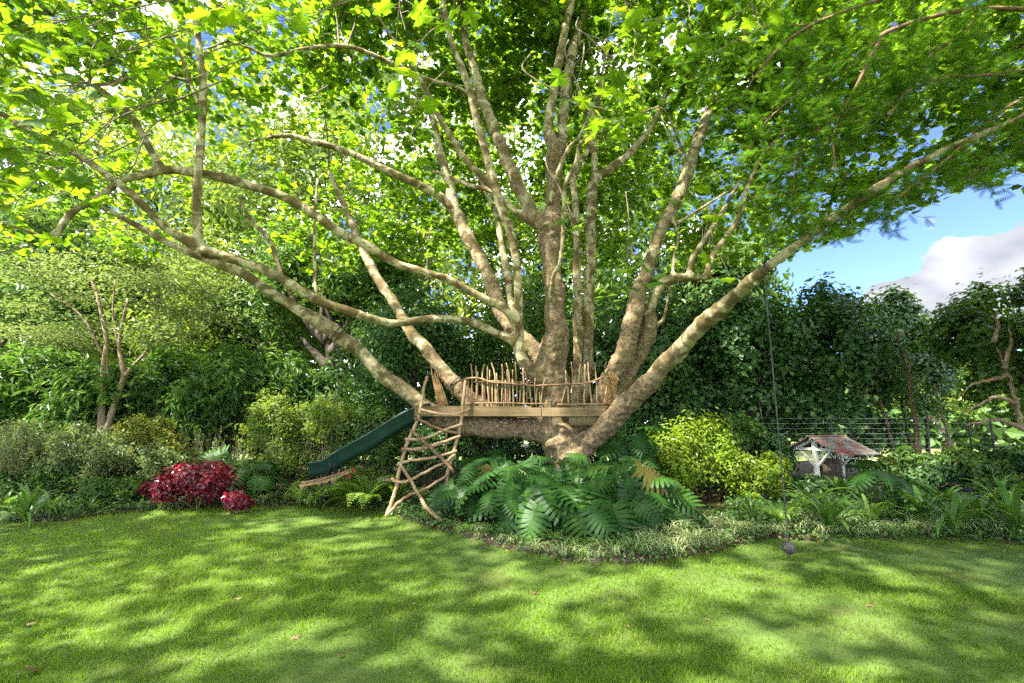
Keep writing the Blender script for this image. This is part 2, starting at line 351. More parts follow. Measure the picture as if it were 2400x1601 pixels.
def strap(w, segs, arc, gut=.25):
    """arching strap leaf, length 1: starts upright, bends over"""
    V = []; a = R(78); x = z = 0.0; T = []
    for i in range(segs + 1):
        t = i / segs; ww = w * min(1, .55 + 1.4 * t) * (1 - max(0, (t - .55) / .45) ** 1.7)
        ww = max(ww, .002)
        V += [(-ww, x, z + ww * gut), (0, x, z), (ww, x, z + ww * gut)]
        a -= arc / segs * (.5 + t); x += math.cos(a) / segs; z += math.sin(a) / segs
    for i in range(segs):
        b = i * 3
        T += [(b, b + 1, b + 4), (b, b + 4, b + 3), (b + 1, b + 2, b + 5), (b + 1, b + 5, b + 4)]
    return np.array(V), np.array(T)

# ================================================================== GROUND
EDGE = np.array([(-900, 1300), (-300, 1245), (0, 1226), (130, 1222), (250, 1207), (400, 1196), (600, 1184), (800, 1180), (880, 1196), (960, 1222), (1020, 1240), (1100, 1262),
                 (1200, 1292), (1330, 1318), (1450, 1326), (1560, 1318), (1660, 1300), (1730, 1280), (1790, 1262), (1950, 1266), (2150, 1264), (2400, 1276), (2800, 1290), (3400, 1320)], float)
EDGE_G = np.array([G(a, b)[:2] for a, b in EDGE])
EDGE_S = catmull(EDGE_G, 8)
EDGE_S = EDGE_S[np.argsort(EDGE_S[:, 0])]
def edge_y(x): return np.interp(x, EDGE_S[:, 0], EDGE_S[:, 1])
def edge_wob(x): return edge_y(x) + .05 * np.sin(x * 7.1) + .03 * np.sin(x * 17.3 + 1)
def grid_sheet(name, x0, x1, y0, y1, nx, ny, zf, mat):
    X, Y = np.meshgrid(np.linspace(x0, x1, nx), np.linspace(y0, y1, ny)); Z = zf(X, Y)
    i, j = np.meshgrid(np.arange(ny - 1), np.arange(nx - 1), indexing='ij'); a = i * nx + j
    return build(name, np.stack((X, Y, Z), -1).reshape(-1, 3), [np.stack((a, a + 1, a + nx + 1, a + nx), -1).reshape(-1, 4)], mat)
def lawn_z(X, Y): return .012 * np.sin(X * 1.3 + .5) * np.sin(Y * 1.1) + .006 * np.sin(X * 3.7) * np.cos(Y * 4.1)
lawn = tag(grid_sheet('lawn', -14, 14, -6, 11.5, 90, 60, lawn_z, M['lawn']), kind='structure')
fz = 400
field = tag(build('field', [(-fz, -fz, -.06), (fz, -fz, -.06), (fz, fz, -.06), (-fz, fz, -.06)], [np.array([(0, 1, 2, 3)])], M['field']), kind='structure')
# garden bed: soil from the lawn's edge back, a little mounded
bx = np.linspace(-13.5, 13.5, 160); bt = np.linspace(0, 1, 34) ** 1.5
BX, BT = np.meshgrid(bx, bt); BY = edge_wob(BX) + BT * (19.5 - edge_wob(BX))
def bed_z(x, y):
    d = np.asarray(y) - edge_wob(np.asarray(x))
    return np.where(d < 0, 0, .02 + .10 * (1 - np.exp(-np.maximum(d, 0) * 1.5))) + 0.02 * np.sin(np.asarray(x) * 5.2) * np.sin(np.asarray(y) * 4.4) * (d > .1)
BZ = bed_z(BX, BY); BZ[0] = -.03
i, j = np.meshgrid(np.arange(33), np.arange(159), indexing='ij'); a = i * 160 + j
bed = tag(build('garden_bed', np.stack((BX, BY, BZ), -1).reshape(-1, 3), [np.stack((a, a + 1, a + 161, a + 160), -1).reshape(-1, 4)], M['soil']), kind='structure')

# ================================================================== PLANE TREE
TB = np.array((P(1335, 1180, 9.3)[0], 9.3, 0.05))
plane = thing('plane_tree', TB, 'huge spreading plane tree with mottled bark carrying the stick-railed deck', 'tree')
# limbs traced as (px, py, half width px, distance Y)
LIMBS = {
 'trunk': [(1340, 1200, 78, 9.3), (1338, 1150, 62, 9.3), (1338, 1105, 50, 9.3), (1325, 1060, 47, 9.3), (1309, 1021, 41, 9.3), (1302, 985, 37, 9.3), (1300, 940, 36, 9.3), (1294, 868, 38, 9.3), (1300, 815, 33, 9.3), (1303, 775, 27, 9.3), (1299, 694, 24, 9.3), (1293, 614, 23, 9.35), (1286, 547, 28, 9.4), (1290, 500, 25, 9.45)],
 'A': [(1310, 1030, 30, 9.3), (1262, 1010, 26, 9.3), (1194, 1006, 26, 9.28), (1091, 995, 26, 9.25), (1029, 976, 25, 9.22), (988, 945, 22, 9.15), (936, 907, 20, 9.05), (884, 868, 18, 8.95), (846, 825, 18, 8.85), (796, 788, 19, 8.7), (766, 764, 20, 8.6), (697, 724, 14.5, 8.5), (647, 694, 13.5, 8.4), (572, 644, 13, 8.3), (498, 612, 11.5, 8.2), (423, 583, 10, 8.1), (340, 540, 9, 8.0), (255, 492, 7, 7.9)],
 'B': [(1345, 1085, 34, 9.3), (1373, 1038, 29, 9.2), (1415, 1004, 29, 8.95), (1460, 952, 27, 8.65), (1521, 896, 24.5, 8.1), (1558, 853, 23, 7.77), (1602, 809, 22, 7.38), (1645, 762, 21, 7.0), (1688, 723, 20, 6.61), (1732, 683, 18, 6.22), (1775, 647, 16.5, 5.83), (1810, 618, 15, 5.66), (1860, 580, 14, 5.56), (1940, 520, 13.5, 5.41), (2047, 447, 13, 5.2), (2181, 367, 11.5, 5.06), (2365, 287, 9.5, 4.86), (2520, 200, 7, 4.7)],
 'F': [(1290, 1010, 24, 9.5), (1200, 985, 24, 9.7), (1130, 958, 23, 9.8), (1091, 931, 22, 9.85), (1057, 894, 20, 9.9), (1022, 849, 17.5, 10), (988, 807, 16, 10.1), (964, 780, 15, 10.2), (919, 704, 13, 10.4), (868, 623, 12, 10.7), (837, 551, 10, 11), (806, 480, 8, 11.3), (770, 400, 6, 11.6)],
 'D': [(1335, 1010, 30, 9.45), (1370, 985, 25, 9.55), (1406, 937, 23, 9.6), (1430, 890, 22, 9.65), (1463, 830, 24, 9.7), (1481, 755, 23, 9.75), (1496, 690, 20, 9.85), (1514, 643, 16.5, 9.9), (1532, 592, 16, 10), (1550, 536, 15.5, 10.1), (1581, 479, 15, 10.2), (1612, 402, 14.5, 10.4), (1638, 325, 14, 10.6), (1672, 240, 12, 10.8), (1703, 153, 10, 11), (1730, 103, 9, 11.2), (1768, 11, 7.5, 11.4), (1800, -90, 5, 11.6)],
 'E': [(1350, 1015, 24, 9.6), (1400, 985, 22, 9.8), (1440, 925, 21, 9.95), (1478, 863, 21, 10), (1504, 809, 20, 10), (1519, 772, 22, 10), (1522, 733, 15, 10), (1535, 690, 14, 9.95), (1552, 664, 13.5, 9.9), (1580, 655, 12, 9.85), (1623, 649, 10.5, 9.8), (1668, 651, 8.5, 9.75)],
 'E2': [(1612, 648, 8, 9.8), (1617, 631, 8, 9.8), (1623, 603, 8, 9.85), (1639, 579, 7.5, 9.9), (1652, 560, 7.5, 10), (1690, 500, 6.5, 10.1), (1735, 420, 5, 10.2)],
 'E3': [(1658, 650, 8.5, 9.75), (1662, 631, 8.5, 9.75), (1675, 592, 8, 9.8), (1695, 564, 8, 9.85), (1735, 505, 7.5, 9.9), (1752, 440, 7, 10), (1790, 360, 6, 10.1), (1850, 300, 4.5, 10.3)],
 'E4': [(1570, 652, 6, 9.87), (1576, 640, 6, 9.88), (1580, 603, 5.5, 9.9), (1589, 560, 5, 10), (1575, 500, 4, 10.1)],
 'E5': [(1530, 772, 6, 9.95), (1554, 751, 6, 9.9), (1563, 712, 5, 9.9), (1567, 681, 5, 9.92), (1576, 655, 4, 9.9)],
 'C1': [(1320, 985, 18, 9.6), (1345, 940, 15, 9.9), (1354, 855, 12.5, 10), (1354, 748, 12.5, 10.05), (1352, 667, 11, 10.1), (1351, 587, 10, 10.2), (1347, 459, 9.5, 10.3), (1345, 413, 8, 10.4), (1380, 345, 6, 10.5), (1405, 260, 5, 10.6)],
 'C2': [(1330, 985, 20, 9.7), (1362, 940, 16, 10), (1378, 855, 14, 10.15), (1380, 748, 14, 10.2), (1380, 667, 14, 10.3), (1383, 587, 13.5, 10.35), (1386, 479, 14, 10.4), (1394, 425, 13, 10.5), (1450, 383, 11.5, 10.6), (1497, 337, 9, 10.7), (1530, 290, 7, 10.8), (1570, 200, 5, 11)],
 'C3': [(1390, 440, 9, 10.45), (1394, 383, 8.5, 10.5), (1393, 345, 8, 10.55), (1400, 250, 6, 10.6), (1420, 120, 4, 10.7)],
 'G1': [(1290, 860, 26, 9.4), (1257, 828, 21, 9.45), (1236, 801, 20, 9.5), (1198, 769, 21, 9.55), (1177, 734, 20, 9.6), (1158, 681, 18.5, 9.65), (1139, 635, 17.5, 9.7), (1120, 595, 17, 9.75), (1096, 552, 17, 9.8), (1068, 495, 16, 9.9), (1049, 417, 12.5, 10), (1030, 352, 10.5, 10.1), (1014, 283, 8.5, 10.2), (990, 180, 6, 10.4)],
 'G2': [(1075, 507, 12, 9.85), (1030, 459, 11.5, 9.7), (972, 429, 11, 9.5), (900, 396, 10, 9.3), (804, 352, 9, 9.1), (720, 329, 8.5, 9), (670, 318, 7, 8.9), (612, 325, 5, 8.8), (560, 340, 3.5, 8.7)],
 'L': [(1212, 770, 12, 9.6), (1198, 708, 11, 9.75), (1190, 641, 11, 9.85), (1177, 582, 10, 9.95), (1169, 534, 8.5, 10), (1161, 501, 8, 10.1), (1135, 440, 6, 10.2), (1100, 380, 4, 10.3)],
 'I': [(1290, 905, 24, 9.15), (1246, 868, 18.5, 9.05), (1222, 836, 16, 8.95), (1214, 800, 14.5, 8.9), (1216, 748, 12.5, 8.85), (1214, 667, 11.5, 8.8), (1209, 600, 11.5, 8.75), (1194, 536, 12, 8.7), (1175, 490, 12, 8.65), (1160, 433, 12, 8.6), (1144, 383, 11.5, 8.5), (1129, 325, 11, 8.4), (1110, 249, 11, 8.3), (1091, 184, 10, 8.2), (1072, 134, 9, 8.1), (1050, 70, 8, 8), (1035, -20, 6.5, 7.8), (1010, -150, 5, 7.6)],
 'J': [(1165, 445, 10, 8.6), (1145, 433, 9, 8.6), (1118, 402, 9.5, 8.5), (1083, 364, 9.5, 8.4), (1060, 325, 9, 8.3), (1030, 276, 8.5, 8.2), (1003, 218, 7.5, 8), (980, 180, 6.5, 7.9), (920, 90, 5.5, 7.6), (884, 34, 5, 7.4), (861, 0, 4.5, 7.3)],
 'H': [(1215, 790, 12, 8.85), (1206, 758, 12.5, 8.8), (1185, 724, 12.5, 8.7), (1150, 708, 11.5, 8.6), (1107, 686, 11, 8.5), (1054, 656, 10.5, 8.4), (1021, 645, 10.5, 8.3), (939, 622, 11, 8.2), (868, 582, 12, 8.1), (796, 541, 12, 8), (715, 490, 12, 7.9), (633, 449, 12, 7.8), (551, 424, 12.5, 7.7), (470, 406, 12, 7.6), (388, 398, 12, 7.5), (325, 413, 10.5, 7.4), (283, 425, 10, 7.35), (230, 463, 9.5, 7.3), (180, 490, 9, 7.2), (150, 520, 9, 7.15), (125, 570, 8, 7.1)],
 'H2': [(380, 400, 11, 7.5), (372, 390, 11, 7.5), (360, 364, 10, 7.5), (333, 314, 9.5, 7.4), (306, 268, 9, 7.3), (268, 233, 8, 7.2), (214, 199, 6.5, 7.1), (120, 180, 5, 6.8), (20, 150, 4, 6.5)],
 'H3': [(150, 525, 8, 7.15), (110, 555, 7.5, 7.1), (60, 540, 6, 7), (0, 520, 5, 6.9)],
 'J2': [(1222, 815, 13, 8.9), (1198, 799, 12.5, 8.85), (1166, 783, 11.5, 8.8), (1129, 764, 11.5, 8.75), (1094, 753, 11.5, 8.7), (1048, 748, 11.5, 8.6), (1000, 749, 11.5, 8.5), (950, 756, 11.5, 8.4), (900, 755, 11.5, 8.3), (821, 729, 12, 8.15), (746, 704, 13, 8), (672, 659, 13, 7.85), (597, 624, 13.5, 7.7), (522, 600, 14, 7.55), (478, 587, 18, 7.5), (440, 565, 14, 7.4), (383, 530, 10.5, 7.3), (325, 471, 11, 7.15), (276, 429, 11, 7), (214, 383, 10.5, 6.9), (153, 348, 10, 6.8), (96, 322, 9.5, 6.7), (0, 268, 9, 6.5), (-150, 200, 7, 6.2)],
 'S': [(474, 585, 13, 7.5), (463, 555, 12, 7.45), (463, 421, 11, 7.4), (475, 268, 10.5, 7.35), (473, 153, 9.5, 7.3), (459, 57, 8.5, 7.25), (455, -30, 8, 7.2), (470, -180, 6.5, 7)],
 'K1': [(1280, 540, 16, 9.4), (1250, 505, 18, 9.45), (1217, 440, 17.5, 9.5), (1183, 364, 15.5, 9.55), (1145, 268, 13.5, 9.6), (1118, 184, 12, 9.7), (1091, 96, 10, 9.8), (1079, 0, 9, 9.9), (1060, -140, 6, 10)],
 'K2': [(1248, 522, 10, 9.45), (1206, 494, 9.5, 9.5), (1175, 463, 9, 9.6), (1145, 444, 8, 9.7), (1106, 436, 7, 9.8), (1068, 421, 6, 9.9), (1010, 400, 5, 10)],
 'K3': [(1292, 520, 20.9, 9.45), (1296, 470, 19.0, 9.5), (1298, 400, 19.0, 9.5), (1299, 350, 19.0, 9.35), (1285, 287, 12.15, 9.35), (1299, 210, 11.700000000000001, 9.4), (1322, 77, 10.35, 9.45), (1344, -10, 9.0, 9.549999999999999), (1368, -150, 6.3, 9.65)],
 'K4': [(1306, 385, 14.08, 9.5), (1318, 330, 13.64, 9.8), (1321, 249, 13.2, 9.85), (1336, 153, 12.76, 9.95), (1367, 38, 11.44, 10.05), (1396, -15, 9.68, 10.15), (1454, -130, 7.04, 10.25)],
 'Q': [(1290, 700, 9, 9.05), (1293, 675, 8, 8.95), (1298, 646, 7, 8.85), (1312, 614, 7, 8.75), (1319, 560, 7, 8.65), (1321, 498, 7, 8.55), (1326, 433, 7.5, 8.45), (1350, 383, 7.5, 8.3), (1363, 333, 7, 8.1), (1412, 306, 4.5, 7.8), (1450, 270, 3.5, 7.3)],
 'Q2': [(1288, 480, 8, 9.3), (1309, 402, 7.5, 9), (1336, 345, 7, 8.8), (1360, 318, 6, 8.6), (1400, 220, 4, 8.4)],
 'M': [(1150, 262, 8, 9.6), (1100, 224, 7, 9.5), (1060, 200, 6.5, 9.3), (1014, 190, 6.5, 9.1), (955, 166, 7, 8.9), (903, 142, 7, 8.7), (846, 118, 7, 8.5), (785, 107, 7, 8.4), (708, 115, 6.5, 8.2), (632, 130, 6, 8), (580, 110, 5, 7.8), (536, 96, 4, 7.7)],
 'N': [(700, 726, 5, 8.5), (662, 650, 5, 8.7), (630, 560, 5.5, 8.9), (590, 520, 4.5, 9.1), (560, 470, 3.5, 9.2)],
 'N2': [(742, 705, 4, 8.1), (738, 640, 4, 8.3), (738, 520, 4, 8.5), (745, 420, 3.5, 8.6)],
 'T': [(1290, 440, 7, 9.6), (1312, 90, 9, 10.2), (1290, 60, 8, 10.3), (1265, -10, 7, 10.5)],
 'U': [(1620, 395, 6, 10.4), (1590, 330, 5, 10.2), (1550, 253, 4, 10), (1470, 283, 3, 9.8)],
 'U2': [(1577, 530, 6, 10.2), (1604, 513, 6, 10.1), (1654, 482, 5, 10), (1720, 440, 4, 9.9)],
 'W': [(467, 250, 4.5, 7.35), (444, 184, 4.5, 7.3), (425, 134, 4, 7.2), (406, 96, 3, 7.1)],
 'W2': [(440, 190, 4, 7.3), (375, 176, 4, 7.2), (314, 180, 4, 7.1), (260, 195, 4, 7), (211, 199, 3.5, 6.9)],
}
del LIMBS['T']
skel_p, skel_r, skel_id, names = [], [], [], list(LIMBS)
rem = MB(); slender = []
for li, nm in enumerate(names):
    rows = LIMBS[nm]
    pts = [np.append(P(a, b, d), h * depth_scale(a, b, d)) for a, b, h, d in rows]
    c = catmull(pts, 7); p, r = c[:, :3], np.maximum(c[:, 3], .008)
    # knotty, slightly wandering limbs
    for k in range(len(p)):
        p[k] += np.array(mnoise.noise_vector(Vector(p[k] * 2.3 + li * 7))) * r[k] * .22
        r[k] *= 1 + .10 * mnoise.noise(Vector(p[k] * 3.1 + li * 3)) + .05 * mnoise.noise(Vector(p[k] * 9 + li))
    r *= 1.0 if nm == 'trunk' else .93
    LIMBS[nm] = (p, r)
    if r.max() < .045:                                  # slender limb: a plain tapering tube
        mb_ = MB(); mb_.tube(p, r, 8, .06); slender.append((mb_, r)); skel_p.append(p); skel_r.append(r); skel_id.append(np.full(len(p), -1)); continue
    rem.tube(p, r, 14 if r.max() > .07 else 8)
    skel_p.append(p); skel_r.append(r); skel_id.append(np.full(len(p), li))
for a_ in range(7):                                   # root flare
    an = a_ / 7 * 2 * math.pi + rng.uniform(-.3, .3); L_ = rng.uniform(.7, 1.1)
    pp = np.array([TB + (math.cos(an) * s * L_, math.sin(an) * s * L_, .75 * (1 - s) ** 1.8 - .10) for s in np.linspace(.15, 1, 7)])
    rem.tube(pp, np.linspace(.24, .07, 7), 10); skel_p.append(pp); skel_r.append(np.linspace(.24, .07, 7)); skel_id.append(np.zeros(7, int))
for kx, ky, d, rr in ((1771, 664, 5.72, .06), (478, 590, 7.42, .10), (560, 605, 7.55, .05), (1300, 838, 8.98, .10), (1278, 530, 9.2, .12), (1320, 1010, 9.0, .10), (1290, 1040, 9.0, .13), (1355, 1075, 8.98, .14), (1519, 770, 9.86, .12), (1270, 868, 9.05, .13)):
    c = P(kx, ky, d); dd = unit(rng.normal(size=3)) * rr * .5; rem.tube([c - dd, c, c + dd], [rr * .6, rr, rr * .6], 8)
SP, SR, SI = np.vstack(skel_p), np.concatenate(skel_r), np.concatenate(skel_id)
tmp = rem.build('tmp_tree', None)
md = tmp.modifiers.new('r', 'REMESH'); md.mode = 'VOXEL'; md.voxel_size = .037
md2 = tmp.modifiers.new('s', 'SMOOTH'); md2.factor = .5; md2.iterations = 6
dg = bpy.context.evaluated_depsgraph_get(); me = bpy.data.meshes.new_from_object(tmp.evaluated_get(dg))
nv = len(me.vertices); V = np.empty(nv * 3, np.float32); me.vertices.foreach_get('co', V); V = V.reshape(-1, 3).astype(float)
nrm = np.empty(nv * 3, np.float32); me.vertices.foreach_get('normal', nrm); nrm = nrm.reshape(-1, 3)
nf = len(me.polygons); fv = np.empty(nf * 4, np.int32)
lt = np.empty(nf, np.int32); me.polygons.foreach_get('loop_total', lt)
assert (lt == 4).all()
me.loops.foreach_get('vertex_index', fv); fv = fv.reshape(-1, 4)
vid = np.empty(nv, int); vrad = np.empty(nv)
bigm = SI >= 0; SPb, SRb, SIb = SP[bigm], SR[bigm], SI[bigm]
S32, SR32 = SPb.astype(np.float32), SRb.astype(np.float32)
S2 = (S32 ** 2).sum(1); iR = 1 / (SR32 + .02) ** 2
for s in range(0, nv, 8000):
    v_ = V[s:s + 8000].astype(np.float32); d = ((v_ ** 2).sum(1)[:, None] - 2 * v_ @ S32.T + S2[None]) * iR[None]
    k = d.argmin(1); vid[s:s + 8000] = SIb[k]; vrad[s:s + 8000] = SRb[k]
burl = np.clip((vrad - .085) / .13, 0, 1)
burl = np.maximum(burl, .34 * np.isin(vid, [names.index(q) for q in ('C1', 'C2', 'B', 'D', 'E', 'F')]))
def wave_noise(X, f, seed, n=14):
    g = np.random.default_rng(seed); K = unit(g.normal(size=(n, 3))) * f * g.uniform(.6, 1.6, (n, 1)); ph = g.uniform(0, 6.28, n)
    return np.sin(X @ K.T + ph).sum(1) / math.sqrt(n / 2) * .45
n1, n2 = wave_noise(V, 13, 1), wave_noise(V, 38, 2)
V += nrm * (burl * (.030 * n1 + .012 * n2) + .004 * n2)[:, None]
tm_ = tmp.data; bpy.data.objects.remove(tmp); bpy.data.meshes.remove(tm_); bpy.data.meshes.remove(me)
full = mesh_np('full', V, [fv]); fn = np.empty(nv * 3, np.float32); full.vertices.foreach_get('normal', fn); fn = fn.reshape(-1, 3); bpy.data.meshes.remove(full)
fid = np.sort(vid[fv], axis=1)[:, 1]
for li, nm in enumerate(names):
    fs = fv[fid == li]
    if not len(fs): continue
    u, inv = np.unique(fs, return_inverse=True)
    o = build('trunk' if nm == 'trunk' else 'limb', V[u], [inv.reshape(-1, 4)], M['bark'], plane, extra={'burl': burl[u]})
    o.data.normals_split_custom_set_from_vertices([tuple(x) for x in fn[u]])
for mb_, r in slender:
    build('limb', np.vstack(mb_.V), [np.vstack(mb_.Q), np.vstack(mb_.T)], M['bark'], plane, extra={'burl': np.zeros(mb_.n)})
print('limb faces', nf)

# ------------------------------------------------------------------ crown: boughs reach from the limbs to anchors in the dome, twigs and leaves at the anchors
CC, CR = np.array((.6, 9.0, 2.0)), np.array((13.0, 11.0, 12.0))
def crown_ok(p):
    px, py, w = proj(p); y = p[:, 1]; dist = np.linalg.norm(p - CAM, axis=1)
    inf = (w > .2) & (px > -60) & (px < 2460) & (py > -60) & (py < 1650)
    ok = (p[:, 2] > 2.3) & (dist > 3.2)
    line = np.interp(px, [1300, 1750, 1900, 2100, 2250, 2400], [640, 640, 590, 520, 450, 410])
    lim = np.where(px < 700, np.interp(px, [0, 300, 700], [600, 600, 620]), np.where(px < 1300, 640, line))
    ok &= ~(inf & (py > lim))
    mid = inf & (y < 8.6) & (px > 560) & (px < 1760)
    ok &= ~(mid & (py > 40 + 90 * (dist > 6)))
    ok &= ~(inf & (px <= 560) & (y < 6.2) & (py > 330))
    ok &= ~(inf & (px >= 1760) & (y < 6.4))
    # sunlight reaches the lawn through the thin side of the crown
    return ok
anch = []; cells = {}
while len(anch) < 1500:
    u = rand_dirs(4000); s = rng.uniform(.74, 1.0, 4000)
    p = CC + u * s[:, None] * CR
    dens = np.array([mnoise.noise(Vector(q * .42)) for q in p])
    keep = crown_ok(p) & (dens > -.45 + .10 * rng.normal(size=len(p)))
    # thinner over the lawn in front, fuller behind
    pr_ = np.where(p[:, 1] < 4.5, np.where(p[:, 0] > 0, .75, .40), np.where((p[:, 0] < -4) & (p[:, 1] > 7), .22, np.where(p[:, 1] > 11.5, .5, .8)))
    ax_, ay_, aw_ = proj(p); pr_ = pr_ * np.where((aw_ > 0) & (ay_ < -150) & (p[:, 1] > 4.5), .25, 1.0)
    keep &= rng.uniform(size=len(p)) < pr_
    for q_, cx_, cy_, cw_ in zip(p[keep], ax_[keep], ay_[keep], aw_[keep]):       # even cover: no more than a few boughs behind one another
        if cw_ > 0 and -60 < cx_ < 2460 and -150 < cy_ < 800:
            key = (int(cx_ // 130), int(cy_ // 130))
            if cells.get(key, 0) >= 8.5: continue
            cells[key] = cells.get(key, 0) + min(2.0, (9.5 / cw_) ** 2)
        anch.append(q_)
anch = np.array(anch[:1500])
nodes, nrad = SP[SR < .14].copy(), SR[SR < .14].copy()
d0 = np.array([np.min(np.linalg.norm(nodes - q, axis=1)) for q in anch]); anch = anch[np.argsort(d0)]
br = MB(); NP_, NR_ = [nodes], [nrad]; cur = nodes; curR = nrad; TIPS = []
for ai, q in enumerate(anch):
    d = np.linalg.norm(cur - q, axis=1); k = d.argmin(); b = cur[k]; L_ = d[k]
    if L_ < .05: continue
    r0 = min(curR[k] * .8, .010 + .012 * L_); r1 = .006
    mid = (b + q) / 2 + rng.normal(size=3) * L_ * .10 + np.array((0, 0, .10 * L_))
    n = int(np.clip(L_ / .35, 3, 8)); t = np.linspace(0, 1, n)[:, None]
    pp = (1 - t) ** 2 * b + 2 * t * (1 - t) * mid + t ** 2 * q
    pp[1:-1] += rng.normal(size=(n - 2, 3)) * .03 * min(L_, 1.5)
    rr = np.linspace(r0, r1, n)
    br.tube(pp, rr, 5, cap=False)
    NP_.append(pp[1:]); NR_.append(rr[1:]); TIPS.append((q, unit(pp[-1] - pp[-2])))
    if ai % 40 == 0: cur = np.vstack(NP_); curR = np.concatenate(NR_)
TQ, TM, TE = [], [], []
def tri_tubes(A, B, C_, ra, rb, rc):
    n = len(A); d = unit(C_ - A); u = unit(np.cross(d, np.array((.31, .52, .79)))); w_ = np.cross(d, u)
    V_ = np.empty((n, 9, 3))
    for i_, (p_, r_) in enumerate(((A, ra), (B, rb), (C_, rc))):
        for j_ in range(3):
            an = j_ * 2.0944; V_[:, i_ * 3 + j_] = p_ + r_ * (math.cos(an) * u + math.sin(an) * w_)
    Q_ = np.array([(i_ * 3 + j_, i_ * 3 + (j_ + 1) % 3, i_ * 3 + 3 + (j_ + 1) % 3, i_ * 3 + 3 + j_) for i_ in range(2) for j_ in range(3)])
    return V_.reshape(-1, 3), (Q_[None] + (np.arange(n) * 9)[:, None, None]).reshape(-1, 4)
tq = np.array([t_[0] for t_ in TIPS]); td = np.array([t_[1] for t_ in TIPS]); ncnt = np.where(tq[:, 1] < 4.8, rng.integers(5, 9, len(tq)), rng.integers(11, 16, len(tq)))
tq, td = np.repeat(tq, ncnt, 0), np.repeat(td, ncnt, 0); n = len(tq)
dv = unit(unit(rng.normal(size=(n, 3)) * (1, 1, .6)) + td * .5 + np.array((0, 0, .05))); L_ = rng.uniform(.45, 1.35, n)[:, None]
te = tq + dv * L_ + np.array((0, 0, -.12)) * L_; tm = tq + dv * L_ * .5 + np.array((0, 0, .04))
k = crown_ok(te); tq, tm, te, dv = tq[k], tm[k], te[k], dv[k]
TQ.append(tq); TM.append(tm); TE.append(te)
nl = rng.integers(7, 11, len(tq)); q_, m_, e_, d_ = (np.repeat(z_, nl, 0) for z_ in (tq, tm, te, dv)); n = len(q_)
t = np.sqrt(rng.uniform(.12, 1, n))[:, None]
LP = (1 - t) ** 2 * q_ + 2 * t * (1 - t) * m_ + t ** 2 * e_ + rng.normal(size=(n, 3)) * .05
az = rng.uniform(0, 2 * math.pi, n); f = np.stack((np.cos(az), np.sin(az), rng.normal(-.35, .3, n)), -1) + d_ * .5
LF = frames(np.array((0, 0, 1.0)) + rng.normal(size=(n, 3)) * .45, f); LS = rng.uniform(.085, .165, n); LT = np.clip(rng.normal(.45, .22, n), 0, 1)
keep = np.linalg.norm(LP - CAM, axis=1) > 3.0
LP, LF, LS, LT = LP[keep], LF[keep], LS[keep], LT[keep]
# hanging sprays near the camera
def spray(px, py, Y, n, size, spread, drop=.5):
    c = P(px, py, Y); top = c + np.array((rng.normal() * .25, rng.uniform(.3, .9), drop + .5))
    m_ = (c + top) / 2 + rng.normal(size=3) * .08
    cp = catmull([top + np.array((.1, .5, .6)), top, m_, c], 5)
    br.tube(cp, np.linspace(.010, .003, len(cp)), 5, cap=False)
    pos = c + rng.normal(size=(n, 3)) * spread * np.array((1, .8, 1.0))
    az = rng.uniform(0, 2 * math.pi, n)
    f = np.stack((np.cos(az), np.sin(az), rng.normal(-.8, .4, n)), -1)
    nn = np.stack((rng.normal(0, .4, n), rng.normal(-.35, .35, n), rng.uniform(.5, 1.1, n)), -1)
    for k in range(n):
        e0 = cp[rng.integers(len(cp) // 2, len(cp))]
        TQ.append(e0[None]); TM.append(((e0 + pos[k]) / 2 + (0, 0, .03))[None]); TE.append(pos[k][None])
    return pos, frames(nn, f), size * rng.uniform(.8, 1.2, n), np.clip(rng.normal(.5, .2, n), 0, 1)
SPR = [(1480, 60, 4.2, 8, .17, .17), (1440, 170, 4.0, 10, .17, .17), (1390, 270, 3.9, 7, .17, .13), (1430, 300, 3.8, 6, .18, .12), (1350, 245, 4.0, 3, .16, .08), (1540, 110, 4.3, 8, .17, .16), (1500, 230, 4.6, 4, .16, .12),
       (950, 70, 4.0, 5, .20, .14), (1020, 60, 4.2, 5, .18, .14), (930, 170, 4.1, 5, .18, .14), (985, 240, 4.3, 6, .18, .13), (930, 270, 4.3, 4, .17, .1), (935, 345, 4.5, 4, .17, .1), (860, 430, 5.0, 4, .16, .12), (1000, 410, 4.8, 2, .16, .08),
       (80, 60, 3.6, 10, .19, .24), (60, 210, 3.5, 9, .19, .2), (100, 330, 3.6, 8, .19, .2), (20, 400, 3.6, 7, .19, .18), (200, 430, 4.0, 6, .19, .14), (160, 200, 4.0, 6, .18, .16), (230, 120, 4.2, 7, .18, .2), (330, 90, 4.4, 7, .18, .2), (480, 40, 3.9, 6, .20, .15), (570, 30, 4.0, 5, .18, .13), (700, 80, 4.4, 5, .18, .15), (40, 500, 4.4, 6, .17, .2), (280, 260, 4.8, 6, .17, .18), (380, 230, 5.0, 6, .17, .18), (540, 300, 5.2, 5, .16, .18), (640, 60, 4.6, 5, .17, .15),
       (1510, 635, 5.6, 7, .18, .14), (1345, 515, 5.5, 4, .17, .08), (1660, 580, 5.0, 6, .17, .14), (1610, 440, 5.2, 5, .16, .14), (1780, 60, 4.8, 6, .17, .2)]
res = [spray(*a_) for a_ in SPR]
NL = tuple(np.concatenate([r_[k] for r_ in res]) for k in range(4))
